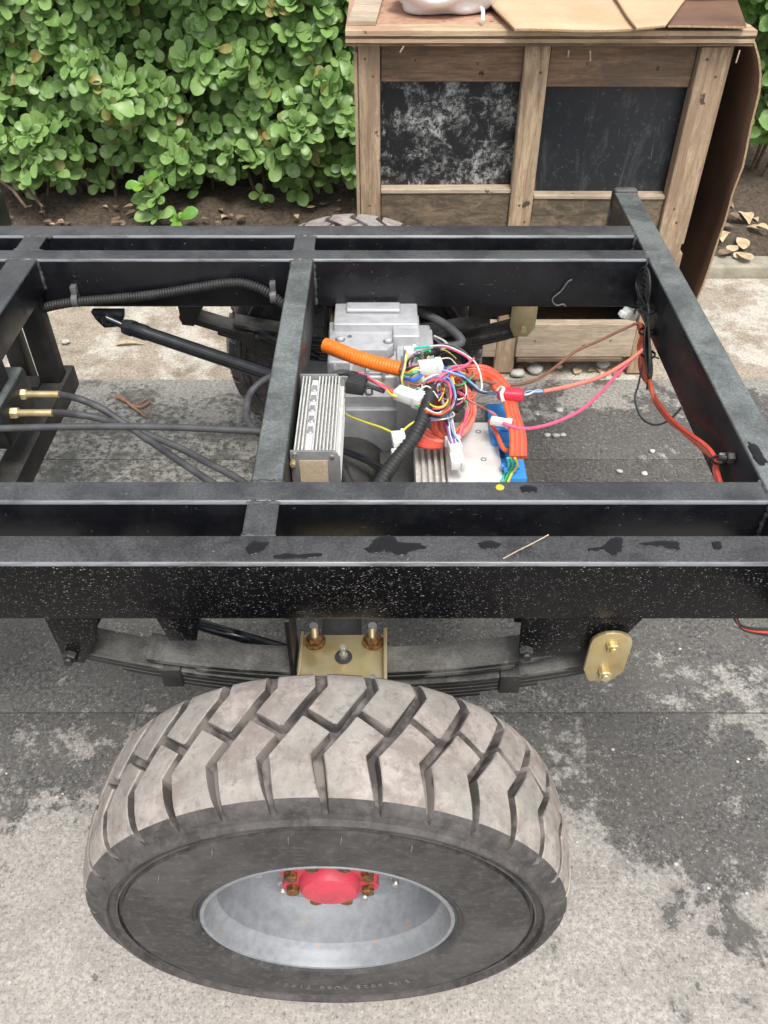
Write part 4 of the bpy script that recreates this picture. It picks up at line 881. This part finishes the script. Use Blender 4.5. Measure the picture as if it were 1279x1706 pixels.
pc('side_panel', -.085, -.07, 2.96, 3.56, .1, 1.21, 'wood_rail'); pc('side_panel', 1.06, 1.075, 2.96, 3.56, .1, 1.2, 'panel_dark'); pc('back_panel', -.08, 1.04, 3.56, 3.575, .05, 1.21, 'wood_rail')
pc('floor_board', -.08, 1.04, 2.95, 3.55, .1, .13, 'wood_rail')
# plywood lid: four plies, uneven at the front edge
for i, (z0, z1, dy, mt) in enumerate(((1.217, 1.2265, .006, 'wood_rail'), (1.227, 1.2375, 0, 'wood_top'), (1.238, 1.2465, .003, 'wood_rail'), (1.247, 1.261, -.004, 'wood_top'))):
    b = NB(); n = 26; poly = [(-.118+1.254*k_/n, 2.85+dy+.004*mnoise.noise((k_*.7, i*5, 0))) for k_ in range(n+1)]+[(1.136, 2.93 if i == 3 else 3.6), (-.118, 2.93 if i == 3 else 3.6)]
    prism(b, poly, 'z', z0, z1, 0); build('ply', b, mt, t)
b = NB(); box(b, -.118, 1.136, 2.931, 3.6, 1.2475, 1.2585); build('lid_board', b, 'wood_red', t)
b = NB(); prism(b, [(-.112, 2.905), (-.025, 2.905), (.02, 3.6), (-.075, 3.6)], 'z', 1.2615, 1.2745, .001); build('lid_batten', b, 'wood_pale', t)
for (u, v, ln, a) in ((892, 82, .035, .1), (985, 84, .03, -.2), (948, 84, .02, 0), (1232, 84, .035, .05), (670, 76, .02, .6)):
    p = A(u, v, y=2.852); b = NB(); obox(b, p+Vector((0, 0, -ln/2)), (.004, .003, ln), Matrix.Rotation(a, 3, 'Y')); build('splinter', b, 'wood_pale', t)
for (x, z) in ((-.06, 1.17), (-.035, 1.12), (-.05, .70), (-.03, .66), (.475, 1.18), (.50, 1.13), (.48, .70), (.505, .64), (1.02, 1.17), (1.06, 1.12), (1.03, .69), (1.05, .64), (.1, 1.16), (.3, 1.15), (.65, 1.15), (.88, 1.14), (.6, .16), (.9, .16)):
    post = x < 0 or .447 < x < .526 or x > .995; yf = (2.895 if x > .9 and post else 2.90) if post else (2.925 if z > .5 else 2.885)
    b = NB(); lathe(b, [(0, .0042), (-.0015, .004), (-.0022, .002), (-.0022, 0)], (x, yf+.0005, z), 8, 0, 'y'); build('nail', b, 'rusty_bolt', t)
# cardboard on top
def sheet(name, corners, thick, mat, nu=16, nv=10, wob=.006, parent=None, seed=0):
    """bent sheet: bilinear patch with slight waves and real thickness"""
    a, b_, c, d = [Vector(q) for q in corners]; b = NB(); top, bot = [], []
    for j in range(nv+1):
        r1, r2 = [], []
        for i in range(nu+1):
            u, v = i/nu, j/nv; p = (a*(1-u)+b_*u)*(1-v)+(d*(1-u)+c*u)*v
            z = wob*mnoise.noise((p.x*4+seed, p.y*4, seed)); r1.append(b.verts.new(p+Vector((0, 0, thick+z)))); r2.append(b.verts.new(p+Vector((0, 0, z))))
        top.append(r1); bot.append(r2)
    for j in range(nv):
        for i in range(nu):
            f = b.faces.new((top[j][i], top[j][i+1], top[j+1][i+1], top[j+1][i])); f.smooth = True; f = b.faces.new((bot[j][i], bot[j+1][i], bot[j+1][i+1], bot[j][i+1])); f.smooth = True
    for i in range(nu):
        for (j, s) in ((0, 1), (nv, 0)):
            f = b.faces.new((bot[j][i], bot[j][i+1], top[j][i+1], top[j][i])); f.material_index = 1
    for j in range(nv):
        for i in (0, nu): f = b.faces.new((bot[j][i], bot[j+1][i], top[j+1][i], top[j][i])); f.material_index = 1
    return build(name, b, [mat, 'flute'], parent)
zt_ = 1.265
q = lambda u, v, z=zt_+.012: A(u, v, z=z)
c1 = thing('tan_cardboard', 'flat tan cardboard sheet lying on the middle of the crate lid', 'cardboard', q(980, 20))
sheet('sheet', [q(857, 53), q(1090, 51), q(1110, -30), q(770, -40)], .006, 'cardboard', parent=c1, seed=2)
sheet('folded_flap', [q(1060, 50, zt_+.024), q(1108, 47, zt_+.024), q(1160, -25, zt_+.03), q(1000, -35, zt_+.03)], .005, 'cardboard', parent=c1, seed=5)
c2 = thing('bent_cardboard', 'brown cardboard sheet bent down over the right side of the crate', 'cardboard', (1.17, 3.2, .35))
sheet('top_flap', [A(1112, 47, z=zt_+.008), A(1243, 47, z=zt_+.008), A(1215, -40, z=zt_+.03), A(1130, -40, z=zt_+.02)], .006, 'cardboard_brown_shade', parent=c2, seed=8)
b = NB(); rows = []; nv = 26; nu = 10
edge = [(1243, 47, 2.90), (1254, 66, 2.885), (1261, 90, 2.88), (1262, 130, 2.885), (1256, 180, 2.89), (1245, 235, 2.90), (1232, 290, 2.905), (1222, 315, 2.91), (1207, 365, 2.92), (1190, 420, 2.925), (1172, 470, 2.93), (1163, 494, 2.935), (1150, 530, 2.94)]
ep = resample(spline([A(u, v, y=y) for (u, v, y) in edge], 6), .05)
for p in ep:
    r = []
    for i in range(nu+1):
        s = i/nu; xx = p.x-.02*s+.012*mnoise.noise((p.z*5, s*3, 1)); r.append((Vector((xx, p.y+.62*s, p.z+.02*s)), Vector((xx+.007, p.y+.62*s, p.z+.02*s))))
    rows.append([(b.verts.new(a_), b.verts.new(b2)) for a_, b2 in r])
for j in range(len(rows)-1):
    for i in range(nu):
        for s in (0, 1):
            f = b.faces.new((rows[j][i][s], rows[j][i+1][s], rows[j+1][i+1][s], rows[j+1][i][s])); f.smooth = True
    for i in (0, nu): f = b.faces.new((rows[j][i][0], rows[j+1][i][0], rows[j+1][i][1], rows[j][i][1])); f.material_index = 1
for j in (0, len(rows)-1):
    for i in range(nu): f = b.faces.new((rows[j][i][0], rows[j][i+1][0], rows[j][i+1][1], rows[j][i][1])); f.material_index = 1
build('side_flap', b, ['cardboard_brown_shade', 'flute'], c2)
b = NB(); box(b, 1.05, 1.19, 3.545, 3.552, .38, 1.26); build('shade_board', b, 'cardboard_brown_shade', c2)  # unseen board added behind the side flap to keep light out
# white bag and black sheet
b = NB(); c = A(742, 4, z=1.30); blob(b, (c.x, c.y+.10, 1.32), (.17, .15, .068), 3, .28, 5, 1.6)
for v in b.verts: v.co.z = max(v.co.z, 1.262)
tag(build('white_bag', b, 'bag_white', None, True, 80), 'white plastic bag slumped on top of the crate lid', 'bag')
b = NB(); p = A(802, 14, z=1.30); tube(b, spline([p, p+Vector((.004, -.02, -.004)), p+Vector((.002, -.05, -.025))], 6), [.006]*13, 8); tag(build('bag_strip', b, 'bag_white', None, True), 'narrow white strip hanging from the white bag', 'strip')
b = NB(); c = A(1200, -20, z=1.33); blob(b, (c.x, c.y+.12, 1.36), (.24, .10, .05), 5, .3, 4, 2.0); tag(build('black_sheet', b, 'black_sheet', None, True, 80), 'crumpled black plastic at the back right of the crate lid', 'plastic')

# ================================================================== hedge
def leaf_bm(L, W, cup, mat):
    b = NB(); rows = []
    for (t_, w_) in ((0, .06), (.2, .36), (.44, .78), (.66, 1.0), (.85, .88), (.96, .50), (1.0, .12)):
        y = L*t_; hw_ = W/2*w_; z = -cup*L*(t_-.5)**2*1.2
        rows.append([b.verts.new((-hw_, y, z+cup*hw_*.9)), b.verts.new((0, y, z)), b.verts.new((hw_, y, z+cup*hw_*.9))])
    for i in range(6):
        for c in range(2):
            f = b.faces.new((rows[i][c], rows[i][c+1], rows[i+1][c+1], rows[i+1][c])); f.smooth = True
    return b
LV = [(.094, .056, .25), (.080, .055, .12), (.104, .060, .35), (.070, .046, .2), (.054, .035, .2)]
LM = [meshdata('leaf', leaf_bm(*p, 'leaf_green'), 'leaf_green', False) for p in LV]
LMB = [meshdata('leaf', leaf_bm(*p, 'leaf_bright'), 'leaf_bright', False) for p in LV]
for me in LM+LMB:
    for p in me.polygons: p.use_smooth = True
def orient(axis, az, tilt, roll):
    """leaf along +Y local, blade normal +Z local; grows from the axis at azimuth az, tilted away from it by tilt"""
    ax_ = axis.normalized(); ref = Vector((1, 0, 0)) if abs(ax_.x) < .8 else Vector((0, 0, 1))
    e1 = (ref-ax_*ref.dot(ax_)).normalized(); e2 = ax_.cross(e1); rad_ = e1*math.cos(az)+e2*math.sin(az)
    d = ax_*math.cos(tilt)+rad_*math.sin(tilt); nrm = (ax_*math.sin(tilt)-rad_*math.cos(tilt)).normalized()
    x_ = d.cross(nrm).normalized(); m = Matrix((x_, d, nrm)).transposed()
    return m @ Matrix.Rotation(roll, 3, 'Y')
def front(x, z):
    return 4.30+.30*mnoise.noise((x*2.6, z*2.6, 4))+.13*mnoise.noise((x*6, z*6, 9))+(.30*max(0, (.42-z)/.42)**1.5)
def rosette(out, p, axis, rn, size, n, rr):
    off = rr.uniform(0, 6.28)
    for i in range(n):
        inner = i < 2; tilt = math.radians(rr.uniform(15, 35) if inner else rr.uniform(48, 88)); s = size*(rr.uniform(.5, .7) if inner else rr.uniform(.8, 1.15))
        m = orient(axis, off+i*2.4+rr.uniform(-.3, .3), tilt, rr.uniform(-.35, .35))
        out.append((p-axis.normalized()*rr.uniform(0, .022), m, s, rr.randrange(5)))
def shrub(cx, half, label, seed, zlo=.12, zhi=1.42, n_front=135, y_add=0.0):
    rr = random.Random(seed); L = []; sprout = []
    base = Vector((cx, 4.62+y_add, .03)); t = thing('hedge_shrub', label, 'shrub', base, 'broad-leaved hedge shrubs behind the frame')
    tips = []
    for i in range(n_front):
        x = cx+rr.uniform(-half, half); z = zlo+(zhi-zlo)*rr.random()**.95; y = front(x, z)+y_add+rr.uniform(-.03, .06)
        if z < .30 and rr.random() < .45: continue
        if y > 4.42 and rr.random() < .55: continue
        axis = Vector((rr.uniform(-.55, .55), -.75+rr.uniform(-.3, .3), .55+rr.uniform(-.45, .45))); p = Vector((x, y, z)); tips.append(p)
        (sprout if rr.random() < .0 else L); rosette(L, p, axis, None, rr.uniform(.85, 1.15), rr.randrange(6, 10), rr)
    for layer, cnt in ((.11, 100), (.24, 95), (.40, 70), (.6, 70), (.85, 60), (1.15, 60)):
        for i in range(cnt):
            x = cx+rr.uniform(-half-.06, half+.06); z = zlo+.05+(zhi-zlo)*rr.random(); y = front(x, z)+y_add+layer+rr.uniform(-.04, .06)
            if z < .36 and rr.random() < .6: continue
            rosette(L, Vector((x, y, z)), Vector((rr.uniform(-.8, .8), -.6+rr.uniform(-.4, .4), .4+rr.uniform(-.6, .6))), None, rr.uniform(.95, 1.3)*(1+.35*layer), 6, rr)
    # stems
    b = NB(); n = 6
    for i in range(n):
        x0 = cx+rr.uniform(-.16, .16); y0 = 4.62+y_add+rr.uniform(-.10, .12); x1 = x0+rr.uniform(-.15, .15)
        tube(b, spline([Vector((x0, y0, 0)), Vector((x0+rr.uniform(-.04, .04), y0-.03, .3)), Vector((x1, y0-.08, .7)), Vector((x1+rr.uniform(-.1, .1), y0-.1, 1.1))], 5), [max(.004, .013-.0006*q_) for q_ in range(16)], 6)
    for p in tips[::2]:
        q_ = Vector((p.x+rr.uniform(-.06, .06), p.y+.16+rr.random()*.12, p.z-.12)); tube(b, [q_, q_.lerp(p, .5)+Vector((0, 0, .01)), p], [.0045, .0035, .0022], 5)
    build('stem', b, 'bark', t, True)
    # the 300 leaves that show largest are parts, the rest one mass
    def depth(e):
        p = e[0]; u = p.x; d = p.y*cp+(H-p.z)*sp_; vv = 853-FPX*(p.y*sp_-(H-p.z)*cp)/d; uu = 640+FPX*u/d
        vis = -20 < uu < 1300 and -25 < vv < 420
        return (0 if vis else 10)+p.y-front(p.x, p.z)+.25*max(0, .4-p.z)-.02*e[2]
    L.sort(key=depth); b = NB()
    for (p, m, s, kq) in L[:300]:
        o = place('leaf', LM[kq], None, p, m.to_euler(), t, (s, s, s))
    verts, faces = [], []
    for (p, m, s, kq) in L[300:]:
        me = LM[kq]; o0 = len(verts)
        for v in me.vertices: verts.append(p+(m @ (v.co*s)))
        for f in me.polygons: faces.append([o0+q_ for q_ in f.vertices])
    me = bpy.data.meshes.new('foliage'); me.from_pydata(verts, [], faces); me.materials.append(M['leaf_green'])
    for f in me.polygons: f.use_smooth = True
    o = bpy.data.objects.new('foliage', me); C.objects.link(o); o.parent = t; o.location = -base; o['kind'] = 'stuff'; b.free()
shrub(-1.98, .25, 'broad-leaved hedge shrub at the far left edge, leftmost of the row', 11)
shrub(-1.53, .25, 'broad-leaved hedge shrub second from the left edge of the photo', 12)
shrub(-1.08, .25, 'broad-leaved hedge shrub in the middle of the row left of the crate', 13)
shrub(-.63, .25, 'broad-leaved hedge shrub next but one to the timber crate', 14)
shrub(-.18, .25, 'broad-leaved hedge shrub partly hidden by the left post of the crate', 15)
shrub(2.02, .30, 'broad-leaved hedge shrub seen right of the bent brown cardboard', 16, .25, 1.42, 100, .25)
# bright young shoot at the foot of the hedge and a small sprig at the left
def seedling(name, label, spots, bright):
    t = thing(name, label, 'plant', Vector((spots[0][0], spots[0][1], .04))); rr = random.Random(int(abs(spots[0][0])*100)); b = NB()
    for (x, y, z, br) in spots:
        p = Vector((x, y, z)); tube(b, [Vector((spots[0][0]+rr.uniform(-.02, .02), spots[0][1]+.03, .02)), Vector((x*.5+spots[0][0]*.5, y+.02, z*.5)), p], [.004, .0032, .002], 5); out = []
        rosette(out, p, Vector((rr.uniform(-.3, .3), -.5, .9)), None, 1.0, 7, rr)
        for (pp, m, s, kq) in out: place('leaf', (LMB if br else LM)[kq], None, pp, m.to_euler(), t, (s, s, s))
    build('stem', b, 'bark', t, True)
def sp3(u, v, y): p = A(u, v, y=y); return (p.x, p.y, p.z)
seedling('young_shoot', 'small young shoot with bright yellow green leaves at the foot of the hedge', [(*sp3(240, 305, 4.16), True), (*sp3(258, 325, 4.16), False), (*sp3(247, 342, 4.15), False), (*sp3(295, 362, 4.14), True), (*sp3(262, 362, 4.14), False)], True)
seedling('low_sprig', 'small leafy sprig low on the soil at the left edge', [(*sp3(52, 298, 4.2), False)], False)
# bare twigs on the soil at the left
for i, (a_, b_) in enumerate((((-5, 272, 4.3), (72, 345, 4.15)), ((-5, 295, 4.25), (45, 347, 4.12)), ((83, 235, 4.5), (80, 325, 4.35)))):
    b = NB(); p, q_ = A(a_[0], a_[1], y=a_[2]), A(b_[0], b_[1], y=b_[2]); tube(b, [p, p.lerp(q_, .5)+Vector((.01, 0, .012)), q_], [.011, .009, .007], 7)
    tag(build('bare_twig', b, 'bark', None, True), ['thick bare twig leaning on the soil at the left edge', 'lower thin bare twig on the soil at the left edge', 'upright bare brown stem under the hedge at the left'][i], 'twig')
# litter: dry leaves, pebbles
def dry(u, v, z, size, rz, mat, label, group, name='dry_leaf', asp=.45):
    b = leaf_bm(size, size*asp*1.6, random.uniform(.05, .4), None); m = Matrix.Translation(A(u, v, z=z)+Vector((0, 0, .006))) @ Matrix.Rotation(rz, 4, 'Z') @ Matrix.Rotation(random.uniform(-.2, .25), 4, 'X')
    for v_ in b.verts: v_.co = m @ v_.co
    bb = NB(); merge(bb, b); o = build(name, bb, mat, None, True, 80, recalc=False); tag(o, label, 'leaf', group)
rr = random.Random(5)
for i in range(36):
    u = rr.uniform(5, 590); v = rr.uniform(330, 376); dry(u, v, .085, rr.uniform(.03, .07), rr.uniform(0, 6.28), rr.choice(['dry_leaf', 'dry_leaf', 'litter_brown', 'litter_brown']), 'dry fallen leaf on the soil below the hedge', 'fallen leaves on the soil')
for i in range(20):
    u = rr.uniform(1185, 1290); v = rr.uniform(345, 425); dry(u, v, .075, rr.uniform(.05, .10), rr.uniform(0, 6.28), rr.choice(['dry_leaf', 'dry_leaf', 'litter_brown']), 'dry fallen leaf on the soil right of the crate', 'fallen leaves right of the crate')
dry(243, 572, 0, .13, 1.65, 'dry_leaf', 'long pale dry leaf on concrete behind the torque rod', None, asp=.12)
t = thing('dried_stalk', 'reddish dried stalk lying on the dark slab in the left opening', 'stalk', A(222, 675, z=0))
for pts in (((193, 660), (208, 666), (224, 676), (246, 662)), ((205, 664), (225, 680), (243, 694)), ((222, 676), (236, 678), (252, 668))):
    b = NB(); tube(b, spline([A(u, v, z=.012) for u, v in pts], 5), [max(.002, .0075-.0004*i)*random.uniform(.7, 1.3) for i in range(len(pts)*5-4)], 6); build('stem', b, 'dry_leaf_red', t, True)
def pebble(u, v, z, r, label, group):
    b = NB(); p = A(u, v, z=z); blob(b, (p.x, p.y, z+r*.35), (r, r*.8, r*.5), rr.random()*50, .35, 2, 1.3); tag(build('pebble', b, 'pebble', None, True, 80), label, 'stone', group)
for (u, v) in ((932, 685), (895, 691), (1086, 753), (1073, 790), (1032, 787), (912, 726), (926, 727), (938, 726)): pebble(u, v, 0, rr.uniform(.009, .016), 'small pale pebble on the dark slab inside the right opening', 'pebbles inside the right opening')
for i in range(16): pebble(rr.uniform(960, 1279), rr.uniform(1060, 1500), 0, rr.uniform(.002, .006), 'tiny pale pebble on concrete right of the near wheel', 'pebbles right of the near wheel')
for i in range(8): pebble(rr.uniform(2, 140), rr.uniform(1180, 1690), 0, rr.uniform(.002, .005), 'tiny pebble on concrete left of the near wheel', 'pebbles left of the near wheel')
for (u, v, r) in ((890, 618, .035), (862, 625, .03), (1003, 610, .03), (880, 605, .02), (930, 612, .018)): pebble(u, v, 0, r, 'buff stone on the ground at the foot of the crate', 'stones at the foot of the crate')
pebble(110, 571, 0, .02, 'pale stone on the concrete beyond the left sub-frame post', None)
for i in range(10): dry(rr.uniform(850, 1050), rr.uniform(600, 625), 0, rr.uniform(.03, .06), rr.uniform(0, 6.28), rr.choice(['dry_leaf', 'dry_leaf_red']), 'dry leaf on the ground at the foot of the crate', 'leaves at the foot of the crate')
# standing rain water on the rails
def puddle(us, label, z=TOP+.0005):
    cu = sum(p[0] for p in us)/len(us); cv = sum(p[1] for p in us)/len(us); pts = [A(u, v, z=z) for u, v in us]; sm = spline(pts+[pts[0]], 7)[:-1]; c = A(cu, cv, z=z); b = NB(); sm = [c+(p-c)*(1+.22*mnoise.noise(p*90)+.12*mnoise.noise(p*260)) for p in sm]
    ring = [[b.verts.new(c+(p-c)*s+Vector((0, 0, h))) for p in sm] for s, h in ((1.0, -.0003), (.97, .0005), (.88, .0010), (.5, .0012))]
    n = len(sm)
    for i in range(3):
        for k_ in range(n): b.faces.new((ring[i][k_], ring[i][(k_+1) % n], ring[i+1][(k_+1) % n], ring[i+1][k_]))
    b.faces.new(ring[3]); tag(build('rain_puddle', b, 'water', None, True, 80), label, 'puddle')
puddle([(411, 907), (424, 902), (446, 905), (440, 914), (430, 922), (415, 924), (409, 915)], 'small dark rain puddle on near rail by the spacer block')
puddle([(609, 914), (628, 898), (652, 892), (668, 902), (705, 906), (707, 912), (672, 924), (640, 920), (624, 921)], 'largest dark rain puddle at the middle of the near rail')
puddle([(975, 915), (1002, 910), (1016, 898), (1035, 896), (1040, 908), (1026, 925), (1006, 918), (985, 919)], 'forked rain puddle on the near rail above the gold shackle')
puddle([(1068, 906), (1082, 902), (1118, 901), (1136, 909), (1130, 917), (1102, 911), (1085, 911)], 'narrow rain puddle on the near rail, rightmost of the large ones')
puddle([(1186, 904), (1198, 902), (1202, 912), (1190, 916)], 'tiny rain drop puddle near the right end of the near rail')
puddle([(796, 905), (815, 900), (834, 906), (826, 915), (806, 914)], 'small oval rain puddle right of the largest puddle on the near rail')
puddle([(866, 812), (878, 808), (894, 813), (892, 820), (872, 821)], 'small rain puddle on the inner near rail below the red cables')
puddle([(1246, 735), (1262, 742), (1272, 760), (1279, 770), (1270, 775), (1258, 766), (1250, 750)], 'rain puddle on the right cross member near the corner')
puddle([(455, 927), (478, 922), (500, 924), (528, 922), (524, 929), (490, 931), (466, 931)], 'thin streak of rain water along the near rail front edge')

b = NB(); tube(b, spline([A(838, 931, z=TOP+.002), A(862, 918, z=TOP+.004), A(888, 905, z=TOP+.003), A(914, 891, z=TOP+.002)], 5), .0012, 5); tag(build('straw', b, 'wood_pale', None, True), 'thin pale straw lying across the near rail top', 'straw')
b = NB(); p = A(833, 812, z=TOP); lathe(b, [(-.0005, .0085), (.0012, .0075), (.0016, .004), (.0016, 0)], (p.x, p.y, TOP), 14, 0, 'z'); build('paint_dab', b, 'paint_yellow', ch, True)
